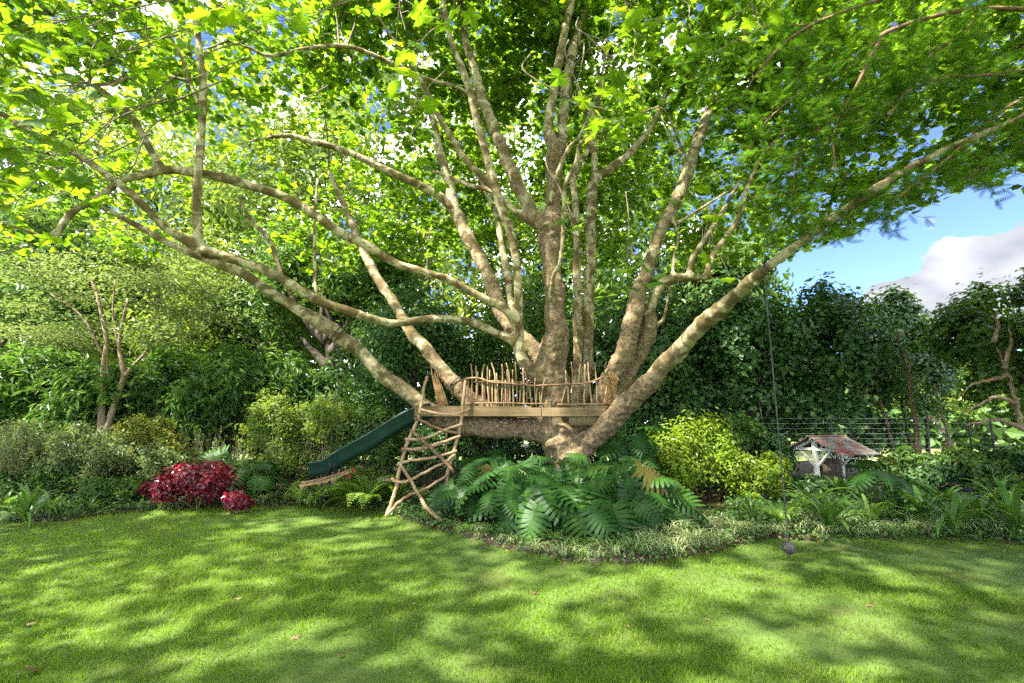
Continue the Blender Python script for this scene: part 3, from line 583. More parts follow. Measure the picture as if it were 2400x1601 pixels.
# the 300 leaves that show largest are parts of their own, the rest one mass
px, py, w = proj(LP); vis = (w > .5) & (px > 0) & (px < PW) & (py > 0) & (py < PH)
score = np.where(vis, LS / np.maximum(w, .5), 0)
need = max(0, 298 - len(NL[0])); idx = np.argsort(-score)[:need]
mask = np.ones(len(LP), bool); mask[idx] = False
HP, HF, HS, HT = (np.concatenate((NL[k], a_[idx])) for k, a_ in enumerate((LP, LF, LS, LT)))
lv = [[mesh_np('plane_leaf', PL_HI[0] * (1, 1, c_), [PL_HI[1]], M['plane_leaf'], np.full(len(PL_HI[0]), t_), False) for c_ in (.6, 1.5)] for t_ in (.1, .3, .45, .6, .75, .95)]
for k in range(len(HP)):
    Mx = Matrix.Identity(4)
    for a_ in range(3):
        for b_ in range(3): Mx[a_][b_] = float(HF[k][a_][b_] * HS[k])
        Mx[a_][3] = float(HP[k][a_])
    put('leaf', lv[min(5, int(HT[k] * 6))][k % 2], Mx, plane)
near = mask & vis & (w < 8.5); seen = (w > .5) & (px > -250) & (px < 2650) & (py > -250); far = mask & ~near & seen; off = mask & ~near & ~seen
c1 = scatter(PL_LO[0], PL_LO[1], LP[near], LF[near], LS[near], LT[near]); c2 = scatter(PL_FAR[0], PL_FAR[1], LP[far], LF[far], LS[far], LT[far])
c3 = scatter(np.array([(0, -.04, 0), (.58, .45, .03), (0, 1.05, -.08), (-.58, .45, .03)]), np.array([(0, 1, 2), (0, 2, 3)]), LP[off], LF[off], LS[off] * 1.1, LT[off])
cV = np.vstack((c1[0], c2[0], c3[0])); cF = np.vstack((c1[1], c2[1] + len(c1[0]), c3[1] + len(c1[0]) + len(c2[0]))); cT = np.concatenate((c1[2], c2[2], c3[2]))
tag(build('crown', cV, [cF], M['plane_leaf'], plane, cT, False), kind='stuff')
tag(br.build('boughs', M['twig'], plane), kind='stuff'); tv, tQ = tri_tubes(np.vstack(TQ), np.vstack(TM), np.vstack(TE), .005, .004, .002); tag(build('twigs', tv, [tQ], M['twig'], plane, np.full(len(tv), .5)), kind='stuff')
print('crown leaves', len(LP), 'tris', len(cF))
sb = MB(); sb.tube([(0, 0, -.017), (0, 0, -.012), (0, 0, 0), (0, 0, .012), (0, 0, .017)], [.006, .013, .018, .013, .006], 8); sb.tube([(0, 0, .017), (.005, 0, .08), (0, 0, .16)], .0015, 4)
sbm = mesh_np('seed_ball', np.vstack(sb.V), [np.vstack(sb.Q), np.vstack(sb.T)], M['fruit'], np.concatenate(sb.tn))
for (x, y, Y) in ((632, 22, 4.2), (637, 112, 7.6), (630, 145, 7.4), (425, 112, 6.2), (280, 205, 6.4), (827, 120, 8.2), (600, 72, 7), (190, 540, 6.6), (700, 260, 8.3), (520, 470, 7.2)):
    put('seed_ball', sbm, Matrix.Translation(Vector(P(x, y, Y))) @ Matrix.Scale(1.2, 4), plane)

# ================================================================== TREEHOUSE DECK
def z3(x, y): return 960 + x / 8.107, 830 + y / 8.107
def z4(x, y): return 1220 + x / 8.396, 830 + y / 8.396
def z1(x, y): return 850 + x / 2.904, 780 + y / 2.904
YF = 8.86                                             # front face of the deck
DZ = P(*z4(1000, 1025), YF)[2]                        # deck top
XL, XR = P(*z3(100, 1000), YF)[0], P(*z4(1700, 1000), YF)[0]
deck = thing('treehouse_deck', (TB[0], YF, DZ), 'timber tree deck with rustic stick railing built round the plane trunk', 'treehouse')
BH = .155
def fascia(xa, xb, y, zt, h=BH, t=.045):
    m = MB(); m.beam((xa, y, zt - h / 2), (xb, y, zt - h / 2), t, h, tint=rng.uniform(.2, .8), bev=.005); return m.build('beam', M['beam'], deck, False)
xm1, xm2 = P(*z4(405, 1100), YF)[0], P(*z4(785, 1100), YF)[0]
fascia(XL, xm1 - .003, YF, DZ - .028); fascia(xm1, xm2 - .002, YF + .012, DZ - .028); fascia(xm2, P(*z4(1672, 1100), YF)[0], YF - .006, DZ - .028)
fascia(P(*z4(960, 1240), YF)[0], P(*z4(1590, 1240), YF)[0], YF + .10, DZ - .028 - BH - .004, .15); fascia(P(*z4(1596, 1240), YF)[0], P(*z4(1735, 1240), YF)[0], YF + .05, DZ - .028 - BH - .006, .155)
fascia(XL + .1, XR - .2, YF + 2.3, DZ - .03)
for xx in np.linspace(XL + .35, XR - .35, 5):          # joists front to back
    if abs(xx - P(1300, 960, 9.3)[0]) < .45: continue
    m = MB(); m.beam((xx, YF + .03, DZ - .10), (xx, YF + 2.27, DZ - .10), .045, .13); m.build('joist', M['beam'], deck, False)
yy = YF - .02; nb = 0
tcx = P(1300, 950, 9.3)[0]
while yy < YF + 2.35:                                 # deck boards, cut round the trunk
    w_ = .135; gap = .014; yc = yy + w_ / 2
    spans = [(XL, XR)] if not (9.3 - .45 < yc < 9.3 + .85) else [(XL, tcx - .46), (tcx + .50, XR)]
    for xa, xb in spans:
        m = MB(); m.box(((xa + xb) / 2 + rng.uniform(-.012, .012), yc, DZ - .012 + rng.uniform(-.002, .002)), (xb - xa, w_, .026), None, rng.uniform(.1, .9), .003); m.build('board', M['beam'], deck, False)
    yy += w_ + gap
def stick(parent, pts, r0, r1=None, name='stick', mat='stick', wob=.05, per=4, sides=7, tint=None):
    c = catmull(pts, per); r = np.linspace(r0, r1 if r1 is not None else r0 * .8, len(c))
    c[1:-1] += rng.normal(size=(len(c) - 2, 3)) * r0 * .18
    m = MB(); m.tube(c, r, sides, wob, rng.uniform(0, 1) if tint is None else tint); return m.build(name, M[mat], parent)
YR = YF + .03
px_m = lambda p: p * depth_scale(1200, 930, YR)
rail = [z3(*q) for q in ((960, 510), (1100, 465), (1250, 455), (1400, 480), (1530, 535), (1700, 545), (1900, 560), (2100, 580), (2340, 595))] + [z4(*q) for q in ((400, 618), (700, 600), (1000, 590), (1300, 570), (1450, 520), (1600, 450), (1750, 310))]
railing = stick(deck, [P(a, b, YR - .03) for a, b in rail], px_m(2.5), px_m(1.9), 'railing')
stick(deck, [P(*z4(*q), YR - .02) for q in ((1560, 500), (1640, 455), (1780, 440), (1900, 480), (1950, 530))], px_m(1.9), px_m(1.4), 'top_rail')
stick(railing, [P(*z3(*q), YR - .03) for q in ((1060, 935), (1400, 930), (1800, 925), (2200, 938), (2640, 945))], px_m(1.5), px_m(1.2), 'bottom_rail')
stick(railing, [P(*z4(*q), YR - .03) for q in ((720, 985), (1000, 990), (1300, 982), (1580, 990), (1660, 965), (1900, 1000))], px_m(1.6), px_m(1.2), 'bottom_rail')
S3 = [[(1165, 180), (1190, 450), (1160, 985)], [(1260, 220), (1275, 600), (1280, 985)], [(1420, 190), (1385, 400), (1400, 985)], [(1480, 225), (1485, 600), (1510, 985)], [(1555, 160), (1620, 420), (1640, 985)], [(1755, 190), (1770, 450), (1745, 985)], [(1835, 165), (1890, 400), (1905, 985)], [(2010, 150), (2025, 400), (2055, 985)],
      [(1565, 510), (1580, 985)], [(1690, 500), (1660, 700), (1655, 985)], [(1825, 500), (1830, 985)], [(1955, 480), (1985, 985)], [(2125, 520), (2085, 985)], [(1190, 500), (1190, 985)], [(1290, 480), (1285, 985)], [(2165, 270), (2170, 600), (2170, 985)], [(2190, 330), (2260, 640), (2345, 985)], [(1115, 490), (1095, 985)], [(1410, 530), (1420, 800), (1430, 985)], [(1000, 515), (1005, 985)], [(1480, 600), (1530, 1030)]]
S4 = [[(480, 480), (430, 700), (395, 1010)], [(710, 330), (740, 580), (760, 1020)], [(885, 320), (890, 600), (800, 1020)], [(1000, 150), (1025, 500), (1020, 1020)], [(1185, 200), (1145, 520), (1125, 1020)], [(1270, 200), (1265, 600), (1250, 1020)], [(1325, 160), (1350, 500), (1410, 1020)], [(1460, 170), (1490, 500), (1510, 1020)], [(1690, 150), (1610, 560), (1610, 1020)], [(290, 470), (280, 700), (310, 1020)], [(50, 270), (60, 600), (80, 1020)], [(930, 560), (945, 1020)]]
for S_, zz in ((S3, z3), (S4, z4)):
    for q in S_:
        stick(railing, [P(*zz(*a_), YR + rng.uniform(-.005, .02)) for a_ in q], px_m(rng.uniform(1.35, 1.9)), px_m(rng.uniform(1.5, 2.2)), 'baluster')
# fans of split sticks at both ends, running back along the sides
for k in range(26):
    s = k / 25; yb = YF + .05 + s * .55
    stick(deck, [P(*z4(1700 + 200 * s + rng.uniform(-40, 40), 300 + 160 * s + rng.uniform(-40, 110)), YF + .10 + .25 * s), P(*z4(1690 + 200 * s, 700), YF + .12 + .3 * s), P(*z4(1640 + 330 * s + rng.uniform(-20, 20), 1020), YF + .12 + .3 * s)], px_m(1.3), px_m(1.6), 'baluster', 'orange_stick', per=3, sides=5)
for k in range(13):
    s = k / 12
    stick(deck, [P(*z3(380 + 190 * s + rng.uniform(-30, 30), 250 + 170 * s + rng.uniform(-60, 120)), YF + .35), P(*z3(470 + 140 * s, 620), YF + .30), P(*z3(545 + 195 * s + rng.uniform(-14, 14), 975), YF + .25)], px_m(1.1), px_m(1.5), 'baluster', 'orange_stick', per=3, sides=5)
yb = YF + 2.2                                         # back railing
back_railing = stick(deck, [(XL + .9, yb, DZ + .62), ((XL + XR) / 2 - .3, yb, DZ + .64), (tcx - .3, yb, DZ + .60)], .02, .016, 'railing')
for k in range(16):
    xx = XL + .95 + k * .105; stick(back_railing, [(xx, yb + .02, DZ - .02), (xx + rng.normal() * .03, yb + .02, DZ + rng.uniform(.65, .95))], .015, .011, 'baluster')
m = MB()                                              # dark rope round the leaning limb
c = P(1047, 915, 9.85)
fp, fr_ = LIMBS['F']; k = np.linalg.norm(fp - c, axis=1).argmin(); ax = unit(fp[k + 1] - fp[k - 1]); u_ = unit(np.cross(ax, (0, 1, 0))); v_ = np.cross(ax, u_); rr = fr_[k] + .02
m.tube([fp[k] + rr * (math.cos(a_) * u_ + math.sin(a_) * v_) for a_ in np.linspace(0, 6.283, 21)], .013, 6); m.build('lashing', M['rope'], deck)

# ================================================================== STICK LADDER
foot = G(*z1(160, 1250))
ladder = thing('stick_ladder', foot, 'crooked ladder of lashed brown branches leaning on the tree deck', 'ladder')
def YL(py): return float(np.interp(py, [900, 960, 1225], [YF - .10, YF - .12, G(905, 1212)[1]]))
def LD(q, dy=0.0): a, b = z1(*q); return P(a, b, YL(b) + dy)
def LD3(q, dy=0.0): a, b = z3(*q); return P(a, b, YL(b) + dy)
pm = lambda p: 1.22 * p * depth_scale(950, 1080, 8.5)
stick(ladder, [LD3(q) for q in ((345, 420), (285, 570), (245, 850), (215, 1010))] + [LD(q) for q in ((380, 580), (330, 690), (270, 850), (245, 960), (225, 1070), (200, 1150), (160, 1252))], pm(3.0), pm(3.9), 'pole')
stick(ladder, [LD3(q) for q in ((1060, 500), (1040, 700), (1010, 920), (1010, 1080), (985, 1250))] + [LD(q) for q in ((660, 660), (640, 735), (608, 840), (582, 940), (576, 1080), (573, 1240))], pm(2.8), pm(4.0), 'pole')
stick(ladder, [LD((572, 670), .05), LD((566, 815), .05)], pm(2.4), pm(2.2), 'pole')
RUNG = [((395, 518), (480, 540), (580, 556), (690, 545)), ((400, 528), (520, 552), (640, 552), (735, 512)), ((365, 545), (470, 551), (600, 556), (692, 540)),
        ((350, 582), (430, 610), (520, 655), (650, 685)), ((290, 725), (380, 725), (470, 705), (560, 660), (682, 622)), ((265, 795), (350, 793), (460, 775), (570, 735), (666, 702)), ((235, 900), (330, 868), (480, 850), (642, 803)),
        ((202, 988), (226, 1012), (310, 1010), (430, 945), (560, 880), (632, 830)), ((160, 1248), (230, 1170), (300, 1115), (420, 1062), (578, 968))]
for k, q in enumerate(RUNG): stick(ladder, [LD(a_, -.045 - .01 * (k % 2)) for a_ in q], pm(3.3 if k > 2 else 2.0), pm(2.7 if k > 2 else 1.6), 'rung')
stick(ladder, [LD((265, 803), -.05), LD((420, 790), -.055), LD((540, 755), -.05)], pm(2.0), pm(1.6), 'rung')
stick(ladder, [LD(q, -.10) for q in ((325, 660), (440, 762), (530, 850), (622, 952))], pm(2.8), pm(3.6), 'brace')
ft = G(*z1(570, 1312))
stick(ladder, [LD((245, 880), -.10), LD((330, 1010), -.12), LD((382, 1100), -.16), P(*z1(432, 1185), 8.1), P(*z1(500, 1250), 7.85), ft], pm(2.6), pm(4.2), 'brace')

# ================================================================== SLIDE
s_top = P(975, 985, 9.15); s_bot = P(772, 1100, 9.25)
slide = thing('slide', (s_bot[0], s_bot[1], 0), 'dark green plastic slide running down from the deck behind the ladder', 'slide')
ln = [s_top + (.35, 0, .10), s_top, s_top * .75 + s_bot * .25, s_top * .5 + s_bot * .5 + (0, 0, -.02), s_top * .25 + s_bot * .75 + (0, 0, -.01), s_bot + (.05, 0, .0), s_bot + (-.12, 0, -.05), s_bot + (-.28, 0, -.07)]
ln = catmull(ln, 5); hw = .24
prof = [(-hw, .17), (-hw + .012, .03), (-hw + .06, 0), (0, -.012), (hw - .06, 0), (hw - .012, .03), (hw, .17), (hw + .035, .175), (hw + .035, .15), (hw + .012, .14), (hw, .02), (hw - .05, -.03), (0, -.04), (-hw + .05, -.03), (-hw, .02), (-hw - .012, .14), (-hw - .035, .15), (-hw - .035, .175)]
pv = []
for k in range(len(ln)):
    tg = unit(ln[min(k + 1, len(ln) - 1)] - ln[max(k - 1, 0)]); sd = np.array((0, 1.0, 0)); up = np.cross(sd, tg); up = up if up[2] > 0 else -up
    pv += [ln[k] + sd * a_ + up * (b_ * 1.25) for a_, b_ in prof]
n_ = len(prof); Q = [(k * n_ + j, k * n_ + (j + 1) % n_, (k + 1) * n_ + (j + 1) % n_, (k + 1) * n_ + j) for k in range(len(ln) - 1) for j in range(n_)]
build('chute', pv, [np.array(Q)], M['slide'], slide)
m = MB(); kk = 24; m.tube([ln[kk] + (0, -.27, .12), ln[kk] + (0, -.27, -.02), ln[kk] + (0, .0, -.06), ln[kk] + (0, .27, -.02)], .012, 6); m.build('joint_band', M['slide'], slide)
for sy in (-.2, .2):
    m = MB(); b_ = ln[28] + (0, sy, -.03); m.tube([b_, (b_[0] + .02, b_[1], .05)], .022, 8); m.build('leg', M['black'], slide)

# ================================================================== HANGING STICK SWING
sw_a, sw_b = P(702, 1141, 8.75), P(818, 1108, 9.1)
swing = thing('stick_swing', (sw_a + sw_b) / 2 * (1, 1, 0), 'narrow swing seat of lashed sticks hanging from the long mottled limb', 'swing')
dv_ = unit(sw_b - sw_a); pr = unit(np.cross(dv_, (0, 0, 1)))
for k in range(7):
    o_ = pr * (k - 3) * .045 + np.array((0, 0, rng.uniform(-.015, .02) + (.05 if k in (0, 6) else 0)))
    stick(swing, [sw_a + o_ + dv_ * rng.uniform(-.03, .06), (sw_a + sw_b) / 2 + o_ + (0, 0, -.03), sw_b + o_], .017, .012, 'slat', 'orange_stick' if k % 2 else 'stick')
for k in range(6):
    c = sw_a + (sw_b - sw_a) * (.12 + k * .15); m = MB(); m.tube([c + pr * .16 + (0, 0, -.03), c + pr * .16 + (0, 0, .06), c - pr * .16 + (0, 0, .06), c - pr * .16 + (0, 0, -.04)], .005, 5); m.build('lashing', M['rope'], swing)
ap, ar = LIMBS['A']; k = np.linalg.norm(ap - P(793, 790, 8.7), axis=1).argmin(); tie = ap[k]
for q in (.55, .70):
    c = sw_a + (sw_b - sw_a) * q; m = MB(); m.tube(np.array([c, c * .6 + tie * .4 + (.01, 0, 0), tie + (0, 0, -ar[k])]), .006, 5); m.build('rope', M['rope'], swing)
ax = unit(ap[k + 1] - ap[k - 1]); u_ = unit(np.cross(ax, (0, 1, 0))); v_ = np.cross(ax, u_); rr = ar[k] + .022
m = MB(); m.tube([tie + rr * (math.cos(a_) * u_ + math.sin(a_) * v_) + ax * .012 * a_ for a_ in np.linspace(0, 12.566, 41)], .011, 6); m.build('lashing', M['rope'], swing)

# ================================================================== ROPE SWING
bp_, brd = LIMBS['B']; k = np.linalg.norm(bp_ - P(1790, 638, 5.7), axis=1).argmin(); hang = bp_[k]
hang2 = hang.copy(); ball_p = np.array((hang[0], hang[1], .21))
# the ball hangs plumb below the limb, just above the lawn
rope_sw = thing('rope_swing', (ball_p[0], ball_p[1], 0), 'dark rope swing with a knotted ball hanging just above the lawn', 'swing')
m = MB(); n_ = 90; tt = np.linspace(0, 1, n_)[:, None]; cl = hang2 * (1 - tt) + ball_p * tt
for st_ in range(2):
    ph = tt[:, 0] * 230 + st_ * math.pi; m.tube(cl + np.stack((np.cos(ph), np.sin(ph), 0 * ph), -1) * .005, .0065, 5)
m.build('rope', M['rope'], rope_sw)
m = MB()
for a_ in range(9):                                   # rope wound into a ball
    n1_ = unit(rng.normal(size=3)); u_ = unit(np.cross(n1_, (.3, .2, .9))); v_ = np.cross(n1_, u_)
    m.tube([ball_p + .054 * (math.cos(t_) * u_ + math.sin(t_) * v_) for t_ in np.linspace(0, 6.283, 25)], .016, 7)
m.tube([ball_p + (0, 0, z_) for z_ in (-.055, -.03, 0, .03, .055)], [.02, .048, .058, .048, .02], 12); m.tube([ball_p + (-.012, 0, -.055), ball_p + (-.022, -.01, -.10)], [.011, .014], 6)
m.build('ball', M['rope'], rope_sw)
ax = unit(bp_[k + 1] - bp_[k - 1]); u_ = unit(np.cross(ax, (0, 1, 0))); v_ = np.cross(ax, u_); rr = brd[k] + .014
m = MB(); m.tube([hang + rr * (math.cos(a_) * u_ + math.sin(a_) * v_) + ax * .01 * a_ for a_ in np.linspace(0, 12.566, 41)], .011, 6); m.build('lashing', M['rope'], rope_sw)

# ================================================================== WELL SHELTER
def zw(x, y): return 1850 + x / 10.222, 1000 + y / 10.222
YW = 10.7
WR = P(*zw(500, 262), YW); E1 = np.array((.94, .34, 0)); E2 = np.array((.34, -.94, 0))     # ridge end, ridge direction, fall direction
WO = np.array((WR[0], YW, 0.0)); RZ = WR[2]; RL, EV, DROP = .98, .74, .36
well = thing('well_shelter', WO + (0, 0, .1), 'small white timber shelter with a worn red shingle roof among the shrubs', 'shelter')
def W(u_, v_, z_): return WO + E1 * u_ + E2 * v_ + np.array((0, 0, z_))
def wb(name, a_, b_, w_=.07, h_=.07, mat='white_wood', up=None):
    m = MB(); m.beam(W(*a_), W(*b_), w_, h_, up=E1 if up is None else up, tint=rng.uniform(.2, .8), bev=.006); return m.build(name, M[mat], well, False)
for u0 in (.10, .86):
    wb('post', (u0, 0, .02), (u0, 0, RZ - .06), .085, .085)
    wb('tie_beam', (u0 - .003, -.48, RZ - .25), (u0 - .003, .48, RZ - .25), .06, .06)
    for sg in (-1, 1):
        wb('rafter', (u0 + .002, .03 * sg, RZ - .05), (u0 + .002, sg * (EV - .04), RZ - DROP - .01), .055, .055)
        wb('brace', (u0 - .004, .04 * sg, RZ - .60), (u0 - .004, sg * .34, RZ - .29), .05, .05)
wb('ridge_beam', (-.02, 0, RZ - .035), (RL, 0, RZ - .035), .05, .05, up=E2)
wb('side_brace', (.12, .004, RZ - .55), (.36, .004, RZ - .08), .045, .045, up=E2); wb('side_brace', (.84, .004, RZ - .55), (.60, .004, RZ - .08), .045, .045, up=E2)
roof = wb('roof', (-.08, 0, RZ + .03), (RL + .08, 0, RZ + .034), .09, .02, 'shingle', up=(0, 0, 1))
nr, nc = 6, 8
for sg in (-1, 1):
    for r_ in range(nr):
        f0 = r_ / nr; f1 = (r_ + 1.12) / nr
        for c_ in range(nc):
            u0 = -.06 + (RL + .12) * (c_ + (.0 if r_ % 2 else .0)) / nc; u1 = u0 + (RL + .12) / nc - .006
            za, zb = RZ - DROP * f0 + .012, RZ - DROP * f1 + .026 + rng.uniform(0, .006); e_ = rng.uniform(-.012, .012)
            q4 = [W(u0, sg * EV * f0, za), W(u0, sg * (EV * f1 + e_), zb), W(u1, sg * (EV * f1 + e_), zb), W(u1, sg * EV * f0, za)]
            m = MB(); m.add(q4 + [p_ + (0, 0, .014) for p_ in q4], [(3, 2, 1, 0), (4, 5, 6, 7), (0, 1, 5, 4), (1, 2, 6, 5), (2, 3, 7, 6), (3, 0, 4, 7)], None, float(np.clip((.32 if c_ < 3 else .8) + rng.normal() * .3, 0, 1)))
            m.build('shingle', M['shingle'], roof, False)
wb('kerb_board', (-.1, .42, .18), (1.15, .42, .18), .10, .14, 'brick', up=(0, 0, 1)); wb('kerb_board', (-.1, -.42, .18), (1.15, -.42, .18), .10, .14, 'brick', up=(0, 0, 1))
m = MB(); m.tube([W(.48, 0, 0), W(.48, 0, .45), W(.48, 0, .80)], [.24, .23, .22], 14); m.build('well_shaft', M['dark_bark'], well)

# ================================================================== WIRE FENCE
fence = thing('wire_fence', (8.8, 11.6, 0), 'thin grey strained wire fence on slim dark posts beyond the clivias', 'fence')
def fy(x): return 11.4 + (x - 7.0) * .05
xs = [5.6, 7.4, P(2266, 1050, 11.7)[0], P(2320, 1050, 11.7)[0], 12.6, 14.4]
for xx in xs:
    m = MB(); m.beam((xx, fy(xx), .0), (xx + .03, fy(xx), 1.70), .032, .032, up=(0, 1, 0)); m.build('post', M['black'], fence, False)
for k in range(11):
    z_ = .55 + k * .115; m = MB(); pp = [(x_, fy(x_) - .03, z_ - .015 * math.sin((x_ - 5.6) / 1.8 * math.pi) ** 2 + rng.normal() * .003) for x_ in np.linspace(5.6, 14.4, 25)]
    m.tube(pp, .002, 4, cap=False); m.build('wire', M['wire'], fence)
# little black stakes in front of the red shrub
sp_ = G(535, 1205)
stake = thing('garden_stake', sp_, 'small black forked metal stake standing before the red shrub', 'stake')
m = MB(); m.tube([sp_ + (-.05, 0, -.02), sp_ + (-.02, 0, .14), sp_ + (.02, 0, .42)], .006, 6); m.build('rod', M['black'], stake)
m = MB(); m.tube([sp_ + (.03, .02, -.02), sp_ + (.0, .01, .22)], .006, 6); m.build('rod', M['black'], stake)

# ================================================================== TREES AND SHRUBS
def lobed_leaves(c, rad, n, size, lobes=14, clumps=10, shape='LANCE', up=.35, inner=.55, lobe_r=.36, sig=.10, droop=0.0, low=-.75, seed=0):
    """leaf places through a lumpy crown: lobes on an ellipsoid, clumps on lobes, leaves on clumps"""
    g = np.random.default_rng(seed); c, rad = np.asarray(c, float), np.asarray(rad, float)
    u = unit(g.normal(size=(lobes * 3, 3))); u = u[u[:, 2] > low][:lobes]
    lc = c + u * rad * g.uniform(inner, .78, (len(u), 1)); lr = g.uniform(.7, 1.25, len(u)) * lobe_r * rad.mean()
    cu = unit(g.normal(size=(len(u), clumps, 3)) + u[:, None] * .7)
    cp = lc[:, None] + cu * (lr[:, None] * g.uniform(.55, 1.05, (len(u), clumps)))[..., None] * (rad / rad.mean())
    cp, cn = cp.reshape(-1, 3), cu.reshape(-1, 3)
    k = g.integers(0, len(cp), n); off = g.normal(size=(n, 3)) * sig * rad.mean()
    off += cn[k] * np.abs(off).mean() * .3
    pos = cp[k] + off
    out = unit(cn[k] * .8 + unit(off) * .7 + np.array((0, 0, up)) + g.normal(size=(n, 3)) * .45)
    f = unit(g.normal(size=(n, 3)) * .8 + cn[k] * .6 + np.array((0, 0, -droop)))
    tint = np.clip(g.normal(.45, .2, n) + .12 * g.normal(size=len(cp))[k], 0, 1)
    return pos, frames(out, f), size * g.uniform(.7, 1.3, n), tint
SHP = {'LANCE': LANCE, 'OVAL': OVAL, 'NARROW': NARROW}
def wood(parent, base, top_c, rad, n, r0, mat, name='trunk', spread=.5, seed=0, lean=(0, 0)):
    g = np.random.default_rng(seed + 5); m = MB()
    base = np.asarray(base, float); top_c = np.asarray(top_c, float); rad = np.asarray(rad, float)
    for k in range(n):
        b = base + np.append(g.normal(size=2) * r0 * 1.5, 0) * (k > 0)
        fork = base * .45 + top_c * .55 + g.normal(size=3) * rad * .18 + np.array((lean[0], lean[1], 0)) * .5
        c = catmull([b + (0, 0, -.1), b * .7 + fork * .3 + g.normal(size=3) * r0 * .8, fork], 4); m.tube(c, np.linspace(r0, r0 * .65, len(c)), 8, .04)
        for j in range(4):
            e = top_c + unit(g.normal(size=3)) * rad * spread * g.uniform(.7, 1.3); c2 = catmull([fork, (fork + e) / 2 + g.normal(size=3) * .12 * rad.mean(), e], 4)
            m.tube(c2, np.linspace(r0 * .6, r0 * .12, len(c2)), 6, .05)
            for _ in range(3):
                q = c2[g.integers(3, len(c2))]; e2 = q + unit(g.normal(size=3)) * rad * .45; m.tube(catmull([q, (q + e2) / 2 + g.normal(size=3) * .05 * rad.mean(), e2], 3), np.linspace(r0 * .22, r0 * .06, 7), 4)
    return m.build(name, M[mat], parent)
_seed = [100]
def tree(name, label, px, base_y, Y, top_py, halfw_px, n, size, mat, group=None, cat='tree', shape='LANCE', bark='dark_bark', stems=1, bottom=None, depth=None, bare=None, r0=None, lobes=16, clumps=12, sig=.09, inner=.5, lobe_r=.36, up=.35, droop=0.0, low=-.75, crown='crown', twisty=None):
    """crown spans from bottom (photo y) up to top_py at distance Y"""
    _seed[0] += 1; sd = _seed[0]
    mid = P(px, 900, Y); s = depth_scale(px, 900, Y); hw = halfw_px * s
    ztop = P(px, top_py, Y)[2]; gz = float(bed_z(mid[0], Y)) if Y < 19 else 0.0
    zb = gz + .05 if bottom is None else P(px, bottom, Y)[2]
    base = np.array((mid[0], Y, gz)); cc = np.array((mid[0], Y, (ztop + zb) / 2)); rad = np.array((hw, depth or hw * .85, max(.12, (ztop - zb) / 2)))
    o = thing(name, base, label, cat, group)
    wood(o, base, cc, rad, stems, r0 or max(.012, rad[2] * .045), bark, 'trunk' if cat == 'tree' else 'stems', seed=sd)
    pos, fr, sc, ti = lobed_leaves(cc, rad * .93, n, size, lobes, clumps, shape, up, inner, lobe_r, sig, droop, low, sd)
    k = pos[:, 2] > gz + .01
    V_, F_, T_ = scatter(SHP[shape][0], SHP[shape][1], pos[k], fr[k], sc[k], ti[k])
    tag(build(crown, V_, [F_], M[mat], o, T_, False), kind='stuff')
    return o, cc, rad, sd

# --- wood beyond the garden, right of the plane tree: dark evergreens
GE = 'dark evergreens behind the deck'
tree('evergreen_tree', 'dark evergreen directly behind the deck railing, beside the leaning pale limb', 960, 0, 13.6, 640, 190, 15000, .155, 'evergreen_leaf', GE, bark='dark_bark', lobes=26, inner=.3)
tree('evergreen_tree', 'dark glossy evergreen seen between the central trunk and the twin stems', 1270, 0, 14.4, 600, 210, 15000, .155, 'mid_leaf', GE, lobes=26, inner=.3)
tree('evergreen_tree', 'dark evergreen behind the sawn stub and the two thick leaning limbs', 1530, 0, 13.8, 640, 180, 15000, .155, 'evergreen_leaf', GE, shape='OVAL', lobes=26, inner=.3)
tree('evergreen_tree', 'tall dark camellia-like evergreen behind the hanging rope', 1740, 0, 13.2, 655, 170, 17000, .155, 'evergreen_leaf', GE, shape='OVAL', lobes=26, inner=.3)
tree('evergreen_tree', 'broad dark evergreen standing over the red-roofed shelter', 1950, 0, 13.4, 675, 165, 17000, .155, 'evergreen_leaf', GE, shape='OVAL', lobes=26, inner=.3)
tree('evergreen_tree', 'evergreen with thin bare stems just past the red-roofed shelter', 2120, 0, 14.2, 690, 115, 9000, .15, 'evergreen_leaf', GE, shape='OVAL', bottom=1030, stems=3, r0=.07)
tree('sunlit_tree', 'pale yellow-green tree far behind, filling the gap under the cloud', 2200, 0, 21.0, 745, 120, 8000, .20, 'light_leaf', bottom=1010)
o_, cc_, rad_, sd_ = tree('broadleaf_tree', 'bright leafy tree at the edge under the cloud with bare twisted branches', 2410, 0, 11.0, 640, 190, 14000, .14, 'mid_leaf', shape='OVAL', bark='red_bark', bottom=1010, r0=.10)
m = MB()
for q in (((2392, 1010), (2385, 960), (2370, 900), (2350, 850), (2330, 800), (2300, 770)), ((2392, 1000), (2340, 985), (2290, 990), (2260, 1000)), ((2375, 945), (2340, 930), (2300, 945), (2260, 970)), ((2360, 880), (2320, 890), (2280, 900), (2250, 925)), ((2355, 860), (2370, 800), (2365, 760)), ((2330, 800), (2340, 760), (2320, 730))):
    c = catmull([P(a_, b_, 9.9 + .1 * k_) for k_, (a_, b_) in enumerate(q)], 5); c += rng.normal(size=c.shape) * .012; m.tube(c, np.linspace(.05, .012, len(c)), 7, .06)
m.build('bare_branches', M['tan_bark'], o_)
